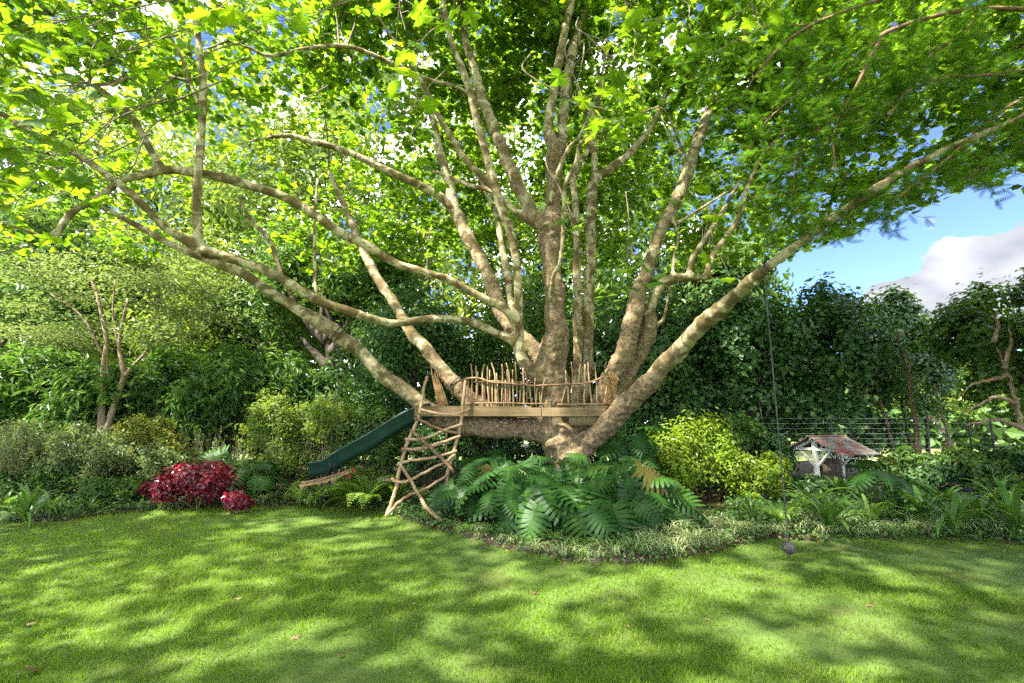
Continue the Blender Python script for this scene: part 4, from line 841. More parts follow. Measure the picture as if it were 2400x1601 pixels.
# slender trunks by the fence
def slim(name, label, q, Y, r0, leafy=0, mat='evergreen_leaf', bark='tan_bark'):
    pts = [P(a_, b_, Y) for a_, b_ in q]; pts[0][2] = 0.0
    o = thing(name, pts[0], label, 'tree'); c = catmull(pts, 6); m = MB(); m.tube(c, np.linspace(r0, r0 * .4, len(c)), 8, .05); m.build('trunk', M[bark], o)
    if leafy:
        k = rng.integers(len(c) // 2, len(c), leafy); pos = c[k] + rng.normal(size=(leafy, 3)) * .35
        V_, F_, T_ = scatter(OVAL[0], OVAL[1], pos, frames(rng.normal(size=(leafy, 3)) * .5 + (0, -.3, .8), rng.normal(size=(leafy, 3))), rng.uniform(.08, .14, leafy), rng.uniform(0, 1, leafy)); tag(build('crown', V_, [F_], M[mat], o, T_, False), kind='stuff')
    return o
slim('slender_tree', 'ivy-clad leaning slender trunk behind the wire fence', ((2160, 1140), (2150, 1060), (2148, 1000), (2135, 930), (2125, 850), (2100, 780)), 12.3, .085, 700, bark='red_bark')
slim('slender_tree', 'second thin forked trunk at the fence, next to the ivy-clad one', ((2205, 1140), (2210, 1070), (2222, 1020), (2210, 980), (2190, 900)), 12.0, .06, 300)
slim('slender_tree', 'thin straight sapling rising between the shelter and the ivy-clad trunk', ((2110, 1120), (2080, 1000), (2060, 930), (2050, 830), (2040, 720)), 13.0, .055, 900)
# --- left side
GB = 'bamboo-like screen along the back'
for px_, Y_, tp, hw_, lab in ((60, 12.8, 800, 130, 'bamboo-like thicket at the far end of the border, behind the lavender'), (330, 13.2, 810, 170, 'dense bamboo-like thicket behind the pair of slim trunks'), (560, 13.4, 790, 140, 'bamboo-like thicket behind the yellow-flowered bush'), (740, 14.2, 850, 120, 'bamboo-like thicket behind the hanging stick swing')):
    tree('bamboo_thicket', lab, px_, 0, Y_, tp, hw_ * 1.15, 13000, .26, 'bamboo_leaf', GB, 'thicket', 'NARROW', bark='tan_bark', stems=4, r0=.03, droop=.5, up=.6, lobes=26, inner=.3)
tree('broadleaf_tree', 'tall mid-green tree rising above the thicket at the photo\'s far side', 40, 0, 16.5, 480, 240, 12000, .24, 'mid_leaf', bottom=930, inner=.35)
tree('broadleaf_tree', 'loose pale green tree above the pair of slim trunks', 400, 0, 17.5, 500, 220, 12000, .24, 'light_leaf', bottom=930, inner=.35)
tree('broadleaf_tree', 'rounded mid-green tree behind the vertical mossy stem', 640, 0, 18.0, 540, 190, 11000, .24, 'mid_leaf', bottom=930, inner=.35)
dk = tree('old_oak', 'old tree with a dark gnarled trunk behind the thick mottled limb', 790, 0, 17.0, 520, 200, 10000, .24, 'mid_leaf', bottom=790, bark='dark_bark', r0=.16)[0]
m = MB()
for q in (((772, 930), (778, 860), (768, 800), (755, 740), (760, 660)), ((768, 800), (735, 770), (700, 720), (690, 660)), ((774, 830), (805, 780), (830, 720)), ((770, 860), (735, 825), (705, 790))):
    c = catmull([P(a_, b_, 16.0) for a_, b_ in q], 5); m.tube(c, np.linspace(.20, .05, len(c)), 8, .08)
m.build('trunk', M['dark_bark'], dk)
# small two-trunk tree
st_ = thing('small_tree', (*P(250, 1000, 11.9)[:2], .08), 'small tree with two slim tan trunks and flat layers of grey-green leaves', 'tree')
for q, r_ in ((((238, 1010), (240, 930), (244, 850), (250, 800), (235, 720), (215, 650)), .085), (((250, 1010), (268, 950), (290, 885), (285, 850), (280, 800), (300, 700)), .08), (((292, 882), (310, 860), (345, 820), (370, 760)), .05), (((243, 940), (252, 870), (250, 830)), .04), (((282, 830), (265, 740), (270, 650)), .035), (((240, 830), (190, 740), (120, 690)), .035)):
    pts = [P(a_, b_, 11.8) for a_, b_ in q]; c = catmull(pts, 5)
    if r_ > .06: c[0][2] = .0
    m = MB(); m.tube(c, np.linspace(r_, r_ * .4, len(c)), 8, .05); m.build('trunk', M['tan_bark'], st_)
pos_l = []
for k in range(26):
    c = P(rng.uniform(40, 520), rng.uniform(600, 830), rng.uniform(10.8, 12.8)); n_ = 420
    pos_l.append(c + rng.normal(size=(n_, 3)) * (.48, .42, .10))
pos_l = np.vstack(pos_l); n_ = len(pos_l)
V_, F_, T_ = scatter(LANCE[0], LANCE[1], pos_l, frames(rng.normal(size=(n_, 3)) * .35 + (0, 0, 1), rng.normal(size=(n_, 3)) * (1, 1, .4) + (0, 0, -.2)), rng.uniform(.07, .13, n_), np.clip(rng.normal(.55, .22, n_), 0, 1))
tag(build('crown', V_, [F_], M['grey_leaf'], st_, T_, False), kind='stuff')
# --- tall trees farther back, seen through the crown
GF = 'tall trees far behind the plane tree'
for px_, Y_, tp, hw_, mt, lab in ((-150, 24, 100, 330, 'mid_leaf', 'tall far tree at the outer edge behind the pale small tree'), (250, 26, 90, 310, 'light_leaf', 'tall far tree seen above the forked knob of the mottled limb'), (640, 25, 110, 280, 'light_leaf', 'tall far tree glimpsed through the arching limb'), (1020, 27, 110, 270, 'light_leaf', 'tall far tree seen through the gap left of the main trunk'), (1430, 26, 150, 260, 'mid_leaf', 'tall far tree seen between the twin stems and the leaning limbs'), (1720, 24, 470, 180, 'mid_leaf', 'tall far tree showing above the dark evergreens')):
    tree('tall_tree', lab, px_, 0, Y_, tp, hw_, 12000, .45, mt, GF, r0=.22, lobes=26, sig=.10, inner=.3)
# --- the wood beyond, one green mass
n_ = 26000; x_ = rng.uniform(-48, 50, n_); y_ = 33 + rng.normal(size=n_) * 1.6 + .02 * np.abs(x_); hmax_ = 9.5 + 2.2 * np.sin(x_ * .35) + 1.4 * np.sin(x_ * .9 + 1)
hmax_ = np.where(x_ > 16, 6.0 + .8 * np.sin(x_ * .8), hmax_); z_ = hmax_ * rng.uniform(0, 1, n_) ** .8
V_, F_, T_ = scatter(OVAL[0], OVAL[1], np.stack((x_, y_, z_), -1), frames(rng.normal(size=(n_, 3)) + (0, -.6, .8), rng.normal(size=(n_, 3))), rng.uniform(.5, 1.1, n_), np.clip(rng.normal(.4, .25, n_), 0, 1))
tag(build('far_wood', V_, [F_], M['mid_leaf'], None, T_, False), 'far-off wood closing the view behind the garden', None, None, 'stuff')
# --- border shrubs, left
def shrub(name, label, px_, py_base, top_py, hw_px, n, size, mat, shape='LANCE', stems=5, group=None, **k):
    Y = min(G(px_, py_base, .08)[1] + hw_px * .0045, k.pop('cap', 11.3))
    return tree(name, label, px_, 0, Y, top_py, hw_px * 1.08, n, size * 1.45, mat, group, 'shrub', shape, bark=k.pop('bark', 'tan_bark'), stems=stems, r0=k.pop('r0', .012), crown='foliage', lobes=k.pop('lobes', 20), clumps=k.pop('clumps', 9), inner=k.pop('inner', .35), **k)
red = shrub('red_shrub', 'dense dark red leafy shrub at the edge of the lawn', 492, 1192, 1080, 80, 9000, .05, 'red_leaf', 'OVAL', bark='red_bark', sig=.12)
shrub('red_shrub', 'small sparse red sprig beside the big red shrub, away from the slide', 383, 1178, 1132, 24, 500, .055, 'red_leaf', 'OVAL', 3, bark='red_bark')
shrub('red_shrub', 'low red clump in front of the big red shrub, on its slide side', 582, 1196, 1150, 30, 800, .055, 'red_leaf', 'OVAL', 3, bark='red_bark')
shrub('azalea_shrub', 'open grey-green shrub on dark twisted stems before the slim trunks', 205, 1180, 985, 105, 6000, .055, 'grey_leaf', bark='dark_bark', stems=7, low=-.6)
shrub('azalea_shrub', 'open grey-green shrub just behind the big red shrub', 345, 1172, 1035, 95, 6000, .055, 'grey_leaf', bark='dark_bark', stems=7, low=-.6)
shrub('azalea_shrub', 'grey-green shrub between the golden bush and the red shrub', 450, 1140, 1050, 80, 4000, .05, 'mid_leaf', bark='dark_bark', stems=5)
shrub('golden_bush', 'rounded golden bush topped with small yellow flowers', 365, 1098, 968, 88, 6500, .05, 'daisy_leaf', up=.8, cap=10.9)
shrub('mauve_shrub', 'greyish shrub with mauve flower haze at the end of the border', 70, 1135, 985, 95, 5500, .055, 'grey_leaf', stems=6)
shrub('green_shrub', 'low green filler shrub behind the strap-leaved clump on the lawn edge', 150, 1185, 1090, 70, 2800, .055, 'mid_leaf')
shrub('flowering_shrub', 'light green shrub dotted with red flowers behind the slide', 665, 1135, 915, 90, 7000, .06, 'light_leaf', stems=6)
shrub('flowering_shrub', 'light green shrub with a few red blooms below the knotted limb', 775, 1120, 890, 75, 5000, .06, 'light_leaf', stems=5)
shrub('grey_shrub', 'fine-leaved grey-green rounded shrub behind the upper half of the slide', 880, 1125, 928, 95, 9000, .045, 'mid_leaf', 'OVAL', stems=6)
shrub('grey_shrub', 'fine-leaved dark shrub under the deck behind the ladder', 1010, 1135, 985, 80, 5000, .05, 'evergreen_leaf', 'OVAL', stems=6)
shrub('grey_shrub', 'leafy green shrub low behind the stick swing', 610, 1165, 1075, 60, 3000, .06, 'mid_leaf', stems=4)
shrub('green_shrub', 'low green filler at the lawn edge beside the lavender', 45, 1188, 1110, 60, 2600, .055, 'mid_leaf')
shrub('green_shrub', 'low green filler between the grey-green shrubs and the lawn', 290, 1188, 1120, 70, 3000, .055, 'mid_leaf')
shrub('fern_shrub', 'low bright green foliage hiding the slide foot under the swing', 745, 1180, 1128, 60, 3000, .05, 'light_leaf', stems=4)
shrub('fern_shrub', 'low bright green foliage between the swing and the ladder', 850, 1172, 1095, 55, 3000, .05, 'light_leaf', stems=4)
shrub('yellow_shrub', 'bright yellow-green spreading shrub between the trunk and the rope', 1600, 1185, 985, 120, 9500, .065, 'gold_leaf', stems=6, bark='tan_bark', up=.7, sig=.15, lobes=26, lobe_r=.30)
shrub('yellow_shrub', 'yellow-green shrub lobe nearest the hanging rope', 1755, 1190, 1060, 75, 4200, .065, 'gold_leaf', stems=4, up=.7)
for px_, pb, tp, hw_, n_, mt, lab in ((1880, 1165, 1118, 60, 2600, 'evergreen_leaf', 'low dark shrub at the foot of the white shelter'), (2110, 1150, 1050, 70, 3200, 'mid_leaf', 'leafy shrub crowding the eave side of the white shelter'), (2160, 1165, 1085, 70, 2600, 'evergreen_leaf', 'low dark shrub under the ivy-clad trunk'), (2265, 1160, 1040, 75, 4200, 'mid_leaf', 'thin open shrub before the slim dark fence posts'), (2380, 1165, 1030, 85, 4200, 'evergreen_leaf', 'dark shrub below the bare twisted branches'), (1120, 1110, 940, 90, 3000, 'evergreen_leaf', 'dark shrub filling the space under the deck, ladder side'), (1240, 1105, 950, 90, 3000, 'evergreen_leaf', 'dark shrub under the deck right behind the trunk'), (1420, 1110, 950, 90, 3000, 'evergreen_leaf', 'dark shrub under the deck behind the sloping limb foot'), (1560, 1100, 940, 90, 3000, 'evergreen_leaf', 'dark shrub behind the yellow shrub, below the leaning limbs'), (1700, 1100, 960, 90, 3000, 'mid_leaf', 'green shrub behind the yellow shrub, toward the rope'), (1795, 1105, 1000, 50, 2200, 'evergreen_leaf', 'dark shrub between the rope and the white shelter'), (2335, 1180, 1120, 70, 2600, 'mid_leaf', 'low leafy shrub behind the last clivia clumps'), (1480, 1190, 1010, 55, 2600, 'evergreen_leaf', 'dark shrub at the foot of the sloping limb, beside the yellow shrub')):
    shrub('undergrowth_shrub', lab, px_, pb, tp, hw_, n_, .065, mt, 'OVAL', 4)
# red blooms
ONES_ = 'first second third fourth fifth sixth'.split()
def blooms(label, pts, Y, mat, s=.035, name='red_flower', cat='flower', group=None):
    lab0 = label
    for i_, (a_, b_) in enumerate(sorted(pts, key=lambda q_: q_[1])):
        label = lab0 + ', ' + ('topmost' if i_ == 0 else 'lowest' if i_ == len(pts) - 1 else ONES_[i_] + ' from the top')
        c = P(a_, b_, Y + rng.uniform(-.1, .1)); n_ = 9; V_, F_, T_ = scatter(OVAL[0], OVAL[1], np.repeat(c[None], n_, 0), frames(rng.normal(size=(n_, 3)) + (0, -.8, .5), rng.normal(size=(n_, 3))), np.full(n_, s), rng.uniform(0, 1, n_))
        tag(build(name, V_, [F_], M[mat], None, T_, False), label, cat, group)
blooms('small red bloom on the shrub behind the slide', ((665, 955), (690, 985), (640, 1030), (605, 1032), (720, 1000), (655, 1000)), G(665, 1135)[1] - .7, 'flower_red', group='red blooms on the light green shrub')
blooms('red flower head beside the lashed end of the stick swing', ((828, 1102), (818, 1118)), 8.9, 'flower_red', .05, group='red heads by the swing')
# spiky plants: rosemary, lavender, veronica
def spikes(name, label, px_, py_base, n, h, spread, mat, leaf=.035, tipmat=None, per=60):
    b = G(px_, py_base, .06); o = thing(name, b, label, 'shrub'); m = MB(); LPs = []; tips = []
    for k in range(n):
        q = b + np.append(rng.normal(size=2) * spread, 0); q[2] = .02; L_ = h * rng.uniform(.6, 1.1); e = q + np.array((rng.normal() * .18, rng.normal() * .15, 1)) * L_
        c = catmull([q, (q + e) / 2 + rng.normal(size=3) * .03, e], 4); m.tube(c, np.linspace(.006, .003, len(c)), 4, cap=False)
        t = rng.uniform(.25, 1, per); ii = np.clip((t * (len(c) - 1)).astype(int), 0, len(c) - 2); fr_ = (t * (len(c) - 1) - ii)[:, None]
        pp = c[ii] * (1 - fr_) + c[ii + 1] * fr_; (LPs if tipmat is None else LPs).append(pp)
        if tipmat: tips.append(pp[t > .72])
    pp = np.vstack(LPs); n_ = len(pp); d_ = unit(rng.normal(size=(n_, 3)) * (1, 1, .3) + (0, 0, .9))
    V_, F_, T_ = scatter(NARROW[0], NARROW[1], pp, frames(rng.normal(size=(n_, 3)), d_), rng.uniform(.7, 1.3, n_) * leaf, rng.uniform(0, 1, n_))
    m.build('stems', M['tan_bark'], o); tag(build('foliage', V_, [F_], M[mat], o, T_, False), kind='stuff')
    if tipmat:
        pp = np.vstack(tips); n_ = len(pp); V_, F_, T_ = scatter(OVAL[0], OVAL[1], pp + rng.normal(size=(n_, 3)) * .01, frames(rng.normal(size=(n_, 3)), rng.normal(size=(n_, 3))), np.full(n_, .028), rng.uniform(0, 1, n_)); tag(build('flowers', V_, [F_], M[tipmat], o, T_, False), kind='stuff')
spikes('rosemary_bush', 'upright grey-green rosemary spikes beside the golden bush', 480, 1150, 50, 1.35, .2, 'grey_leaf', .05)
spikes('rosemary_bush', 'lower rosemary spikes above the red shrub', 545, 1152, 44, 1.05, .25, 'grey_leaf', .05)
spikes('lavender_bush', 'tall grey lavender stalks at the outer end of the border', 12, 1180, 110, 1.5, .24, 'grey_leaf', .075)
spikes('veronica_plant', 'white-flowered spires standing left of the slide', 675, 1150, 14, .95, .16, 'mid_leaf', .05, 'flower_white')
spikes('veronica_plant', 'single pale flower spire in front of the slide', 797, 1140, 4, .62, .05, 'mid_leaf', .05, 'flower_white')
# ferny plants below the slide
def fern(label, px_, py_base, n, L_, mat='fern_leaf'):
    b = G(px_, py_base, .05); o = thing('fern', b, label, 'fern', 'ferns under the slide')
    V1, T1 = strap(.004, 7, R(120))
    lv_ = []; ft_ = []; base = 0; Vs, Ts = [V1], [T1]; base = len(V1)
    for k in range(3, 22):
        t = k / 22; i_ = min(int(t * 7), 6); c = V1[i_ * 3 + 1] * (1 - (t * 7 - i_)) + V1[i_ * 3 + 4] * (t * 7 - i_); ll = .16 * math.sin(math.pi * min(1, t * .95 + .1)) + .02
        for sg in (-1, 1):
            Vs.append(np.array([c, c + (sg * ll * .5, .05, .012), c + (sg * ll, .02, -.02), c + (sg * ll * .5, -.008, .0)])); Ts.append(np.array([(0, 1, 2), (0, 2, 3)]) + base); base += 4
    FV, FT = np.vstack(Vs), np.vstack(Ts)
    me_ = [mesh_np('frond', FV, [FT], M[mat], np.full(len(FV), t_), False) for t_ in (.2, .5, .8)]
    for k in range(n):
        put('frond', me_[k % 3], Matrix.Translation(Vector(b)) @ Matrix.Rotation(k * 2.4 + rng.uniform(-.3, .3), 4, 'Z') @ Matrix.Rotation(rng.uniform(-.35, .25), 4, 'X') @ Matrix.Scale(L_ * rng.uniform(.7, 1.15), 4), o)
fern('bright arching fern just left of the ladder foot', 850, 1195, 20, .95); fern('bright fern below the end of the stick swing', 795, 1185, 16, .75); fern('fern tucked behind the ladder foot', 920, 1185, 14, .8)

# --- strap-leaved clumps
def strap_plant(name, label, b, n, L_, w_, mat, group=None, arc=95, cat='plant', tilt=.5):
    o = thing(name, b, label, cat, group)
    ms = _strap_cache.setdefault((mat, w_, arc), [mesh_np('strap_leaf', *(lambda vt: (vt[0], [vt[1]]))(strap(w_ * g_, 7, R(arc * a_))), M[mat], np.full(24, t_), True) for g_, a_, t_ in ((1, .7, .15), (.9, 1.0, .4), (1.1, 1.25, .6), (.95, .9, .9))])
    for k in range(n):
        put('leaf', ms[(k * 7 + n) % 4], Matrix.Translation(Vector(b) + Vector((rng.normal() * .02, rng.normal() * .02, 0))) @ Matrix.Rotation(k * 2.399 + rng.uniform(-.4, .4), 4, 'Z') @ Matrix.Rotation(-rng.uniform(-.15, tilt), 4, 'X') @ Matrix.Scale(L_ * rng.uniform(.7, 1.1), 4), o)
    return o
_strap_cache = {}
GC = 'clivia clumps along the far lawn edge'
CL = [((1835, 1235), 15, .62, 'clivia clump in front of the hanging rope, nearest the yellow shrub'), ((1945, 1240), 17, .68, 'broad clivia clump below the white shelter'), ((2040, 1225), 15, .62, 'clivia clump just past the white shelter, dark-leaved'), ((2165, 1222), 16, .68, 'clivia clump in the middle of the far lawn edge, under the ivy-clad trunk'), ((2235, 1245), 18, .72, 'large pale-ribbed clivia clump spreading toward the lawn'), ((2300, 1230), 16, .68, 'clivia clump below the slim dark fence posts'), ((2385, 1245), 16, .75, 'clivia clump cut off by the photo edge'), ((1900, 1200), 13, .65, 'clivia clump behind the rope, up against the shelter'), ((2105, 1195), 13, .62, 'clivia clump at the back, beside the bluish split leaves'), ((2210, 1185), 13, .62, 'clivia clump at the back of the bed by the forked trunk'), ((2345, 1190), 14, .65, 'clivia clump at the back below the bare branches'), ((1760, 1220), 12, .5, 'small dark clivia clump under the yellow shrub')]
for (a_, b_), n_, L_, lab in CL: strap_plant('clivia_plant', lab, G(a_, b_, .09), n_ + 5, L_ * 1.2, .047, 'clivia_leaf', GC)
for (a_, b_), lab in (((1975, 1172), 'upright broad-leaved plant before the shelter posts'), ((2010, 1165), 'second broad upright plant at the shelter kerb')):
    strap_plant('broad_leaf_plant', lab, G(a_, b_, .1), 10, .55, .11, 'clivia_leaf', 'broad-leaved plants by the shelter', arc=50, tilt=.2)
GA = 'agapanthus along the lawn edge'
for (a_, b_), n_, L_, lab in (((60, 1222), 30, .72, 'big arching strap-leaved clump at the lawn edge, farthest from the tree'), ((115, 1205), 20, .6, 'strap-leaved clump tucked behind the big arching one'), ((10, 1195), 18, .65, 'strap-leaved clump at the very edge under the lavender'), ((215, 1198), 14, .4, 'small strap-leaved clump before the grey-green shrub'), ((690, 1165), 16, .5, 'strap-leaved clump beneath the stick swing'), ((740, 1160), 14, .5, 'strap-leaved clump behind the stick swing seat')):
    strap_plant('agapanthus_plant', lab, G(a_, b_, .06), n_ + 6, L_ * 1.15, .030, 'strap_leaf', GA, arc=120)
# variegated edging tufts: one mesh each
def tuft_mesh(seed, n=34, L_=.26, w_=.016, arc=130, mat='variegated_leaf'):
    g = np.random.default_rng(seed); V1, T1 = strap(w_, 4, R(arc)); pos = np.append(g.normal(size=(n, 2)) * .03, np.zeros((n, 1)), 1)
    az = np.arange(n) * 2.4 + g.uniform(-.3, .3, n); fr_ = np.stack((np.stack((np.cos(az), np.sin(az), 0 * az), -1), np.stack((-np.sin(az), np.cos(az), 0 * az), -1), np.repeat([[0, 0, 1.0]], n, 0)), -1)
    V_, F_, _ = scatter(V1, T1, pos, fr_, L_ * g.uniform(.6, 1.2, n), np.zeros(n)); ti = np.tile(np.array([.95, .25, .95] * 5), n) * .8 + np.repeat(g.uniform(-.15, .2, n), 15)
    return mesh_np('tuft', V_, [F_], M[mat], np.clip(ti, 0, 1), False)
TM_ = [tuft_mesh(s_) for s_ in range(5)]; TG = [tuft_mesh(s_ + 20, 40, .22, .014, 120, 'strap_leaf') for s_ in range(3)]
ONES = 'first second third fourth fifth sixth seventh eighth ninth tenth eleventh twelfth thirteenth fourteenth fifteenth sixteenth seventeenth eighteenth nineteenth'.split()
def ordinal(n):
    if n < 20: return ONES[n - 1]
    t_ = {2: 'twent', 3: 'thirt', 4: 'fort'}[n // 10]
    return t_ + 'ieth' if n % 10 == 0 else t_ + 'y-' + ONES[n % 10 - 1]
def tufts(label, group, pts, ms, sc=1.0):
    lab0 = label
    for i_, (a_, b_) in enumerate(sorted(pts)):
        label = ordinal(i_ + 1) + ' ' + lab0
        p_ = G(a_, b_, 0.0); p_[2] = float(bed_z(p_[0], p_[1])) - .005
        o = put('edging_tuft', ms[rng.integers(len(ms))], Matrix.Translation(Vector(p_)) @ Matrix.Rotation(rng.uniform(0, 6.3), 4, 'Z') @ Matrix.Scale(sc * rng.uniform(.8, 1.25), 4)); tag(o, label, 'plant', group)
def along(x0, x1, n, up_, jit):
    xs_ = np.linspace(x0, x1, n) + rng.normal(size=n) * (x1 - x0) / n * .3
    return [(x_, np.interp(x_, EDGE[:, 0], EDGE[:, 1]) - up_ - abs(rng.normal()) * jit) for x_ in xs_]
tufts('grassy tuft along the clivia edging, counted from the rope', 'grassy tufts below the clivias', along(1800, 2400, 40, 4, 16), TM_ + TG, 1.2)
tufts('pale variegated tuft along the ground cover tip, counted toward the rope', 'variegated tufts at the ground cover tip', along(1500, 1740, 18, 6, 18), TM_, 1.3)
tufts('grassy tuft edging the split-leaf mound, counted from the ladder', 'grassy tufts before the split-leaf plants', along(1090, 1500, 30, 4, 22), TM_[:3] + TG + TG, 1.1)
tufts('pale variegated tuft by the low red clump, counted toward the swing', 'variegated tufts by the red shrub', [(620, 1178), (645, 1175), (600, 1182), (675, 1178)], TM_, 1.1)
tufts('green grassy tuft at the lawn edge below the slide, counted toward the ladder', 'green tufts by the ladder', along(690, 1010, 18, 3, 8), TG, 1.1)
tufts('green grassy tuft under the yellow shrub, counted toward the rope', 'green tufts under the yellow shrub', [(1690 + 22 * k_, 1215 + 8 * (k_ % 3)) for k_ in range(5)], TG, 1.2)

# --- split-leaf monsteras round the trunk
def monstera_mesh(seed, tint, mat='monstera_leaf'):
    g = np.random.default_rng(seed); V_ = []; T_ = []; ti = []
    def quad_strip(a0, a1, b0, b1, tipz):
        pass
    nf_ = 8; rib = lambda t: np.array((0, t, .10 * math.sin(t * 2.2) - .22 * t * t))
    for sg in (-1, 1):
        for k in range(nf_):
            t0 = -.02 + k / nf_ * .93; t1 = t0 + .93 / nf_ * 1.0
            wide = .56 * math.sin(math.pi * (.30 + .55 * (k + .5) / nf_)) ** .8
            fwd = -.30 + .95 * (k / (nf_ - 1)); gap = .12 + .05 * g.uniform()
            b0, b1 = rib(max(t0, 0)), rib(max(t1, .02)); wid = (t1 - t0)
            rows = [(b0, b1)]
            for s_ in (.55, .8, 1.0):
                x_ = sg * wide * s_; cy_ = (b0[1] + b1[1]) / 2 + fwd * s_ * .45 + (-.10 * s_ if k < 2 else 0)
                hw_ = wid * .5 * (1.12 if s_ < .6 else 1.0 if s_ < .9 else .50); z_ = b0[2] + .05 * s_ - .30 * s_ * s_ * wide * 1.6 + g.normal() * .008
                rows.append((np.array((x_, cy_ - hw_, z_)), np.array((x_ * .99, cy_ + hw_, z_ + .008))))
            n0 = len(V_)
            for r0_, r1_ in rows: V_ += [r0_, r1_]
            for i_ in range(3):
                a_ = n0 + i_ * 2; T_ += [(a_, a_ + 1, a_ + 3), (a_, a_ + 3, a_ + 2)] if sg < 0 else [(a_, a_ + 3, a_ + 1), (a_, a_ + 2, a_ + 3)]
            ti += [min(1, tint + .25)] * 2 + [tint] * 6
    n0 = len(V_); V_ += [rib(.90) + (-.05, 0, 0), rib(.90) + (.05, 0, 0), rib(1.08)]; T_ += [(n0, n0 + 1, n0 + 2)]; ti += [tint] * 3
    return mesh_np('monstera_leaf', V_, [np.array(T_)], M[mat], ti, False)
MM = [monstera_mesh(s_, t_) for s_, t_ in enumerate((.1, .3, .45, .6, .8, .35))]; MM_OLD = monstera_mesh(9, .5, 'monstera_old')
def monstera(label, b, n, reach, hmax, face=None, size=(.28, .52), arc=(0, 6.283)):
    b = np.asarray(b, float); o = thing('monstera_plant', b, label, 'plant', 'split-leaf monsteras'); m = MB()
    for k in range(n):
        an = arc[0] + (arc[1] - arc[0]) * ((k * .618) % 1) + rng.uniform(-.2, .2); s = rng.uniform(.15, 1) ** .8; hh = hmax * (1.05 - .70 * s) * rng.uniform(.7, 1.2) + .14; rr = reach * s
        d = np.array((math.cos(an), math.sin(an), 0)); q = b + d * rr + (0, 0, hh)
        m.tube(catmull([b + d * .05, b + d * rr * .45 + (0, 0, hh * .85), q], 4), np.linspace(.013, .008, 9), 5, cap=False)
        f = d * 1.0 + np.array((0, 0, -.25 - .5 * s)) + rng.normal(size=3) * .45; nn = np.array((0, 0, 1.0)) + d * (.35 + .45 * s) + rng.normal(size=3) * .38 + np.array((0, -.3, 0))
        fr_ = frames(nn[None], f[None])[0]; sc = rng.uniform(*size); Mx = Matrix.Identity(4)
        for i_ in range(3):
            for j_ in range(3): Mx[i_][j_] = float(fr_[i_][j_] * sc)
            Mx[i_][3] = float(q[i_])
        put('leaf', MM_OLD if rng.uniform() < .015 else MM[rng.integers(6)], Mx, o)
    m.build('stems', M['strap_leaf'], o)
FR = (math.pi * .95, math.pi * 2.05)
for (a_, b_, Y_), n_, rc, hm, lab in (((1125, 1210, None), 13, .55, .75, 'split-leaf monstera spilling out beside the ladder\'s upright pole'), ((1190, 1225, None), 14, .6, .85, 'split-leaf monstera in the middle front of the mound, pale glossy leaves'), ((1275, 1235, None), 14, .6, .6, 'split-leaf monstera directly below the trunk, lowest toward the lawn'), ((1370, 1240, None), 14, .6, .55, 'split-leaf monstera in front of the trunk foot, toward the rope'), ((1460, 1235, None), 14, .6, .8, 'dark split-leaf monstera at the shaded end of the mound'), ((1235, 1190, None), 13, .6, .95, 'tall split-leaf monstera standing against the horizontal limb'), ((1400, 1195, None), 14, .6, .8, 'tall split-leaf monstera hiding the trunk foot under the sloping limb'), ((1480, 1185, None), 13, .5, 1.55, 'climbing split-leaf monstera reaching up beside the sloping limb'), ((1150, 1180, None), 12, .55, .95, 'split-leaf monstera behind the ladder, under the horizontal limb'), ((1530, 1225, None), 11, .5, .6, 'low split-leaf monstera next to the yellow shrub'), ((1310, 1205, None), 14, .55, .72, 'split-leaf monstera in the heart of the mound, right at the trunk')):
    monstera(lab, G(a_, b_, .1), n_ + 6, rc, hm, arc=(math.pi * .8, math.pi * 2.2))
monstera('bluish split-leaf monstera among the back clivias', G(2090, 1200, .1), 9, .5, .75)
monstera('split-leaf monstera between the red shrub and the swing', G(590, 1170, .1), 10, .5, .85)
monstera('split-leaf monstera behind the red shrub, toward the rosemary', G(540, 1150, .1), 9, .45, .95)

# --- ground cover in front of the monsteras, and litter of small leaves in the beds
def cover(name, label, cond, n, size, mat, h):
    x_ = rng.uniform(-9, 9, n * 6); y_ = rng.uniform(4.5, 11, n * 6); px_, py_, _ = proj(np.stack((x_, y_, 0 * x_), -1)); k = cond(px_, py_) & (y_ > edge_wob(x_) - .07)
    x_, y_ = x_[k][:n], y_[k][:n]; n_ = len(x_); z_ = bed_z(x_, y_) + np.abs(rng.normal(size=n_)) * h * (.6 + .5 * np.sin(x_ * 3.1) * np.sin(y_ * 2.7 + x_))
    V_, F_, T_ = scatter(OVAL[0] - (0, .5, 0), OVAL[1], np.stack((x_, y_, z_), -1), frames(rng.normal(size=(n_, 3)) * .45 + (0, -.2, 1), rng.normal(size=(n_, 3))), rng.uniform(.6, 1.3, n_) * size, rng.uniform(0, 1, n_))
    return tag(build(name, V_, [F_], M[mat], None, T_, False), label, None, None, 'stuff')
cover('ground_cover', 'low green creeping ground cover between the split-leaf plants and the lawn', lambda a_, b_: (a_ > 1060) & (a_ < 1720) & (b_ > 1215) & (b_ < 1330), 15000, .042, 'cover_leaf', .10)
cover('ground_foliage', 'mixed low foliage filling the beds between the shrubs', lambda a_, b_: ((a_ < 1060) | (a_ > 1700)) & (b_ > 1100), 24000, .07, 'cover_leaf', .10)
cover('leaf_litter', 'dry brown leaf litter on the bed soil', lambda a_, b_: b_ > 1080, 7000, .055, 'dead_leaf', .012)

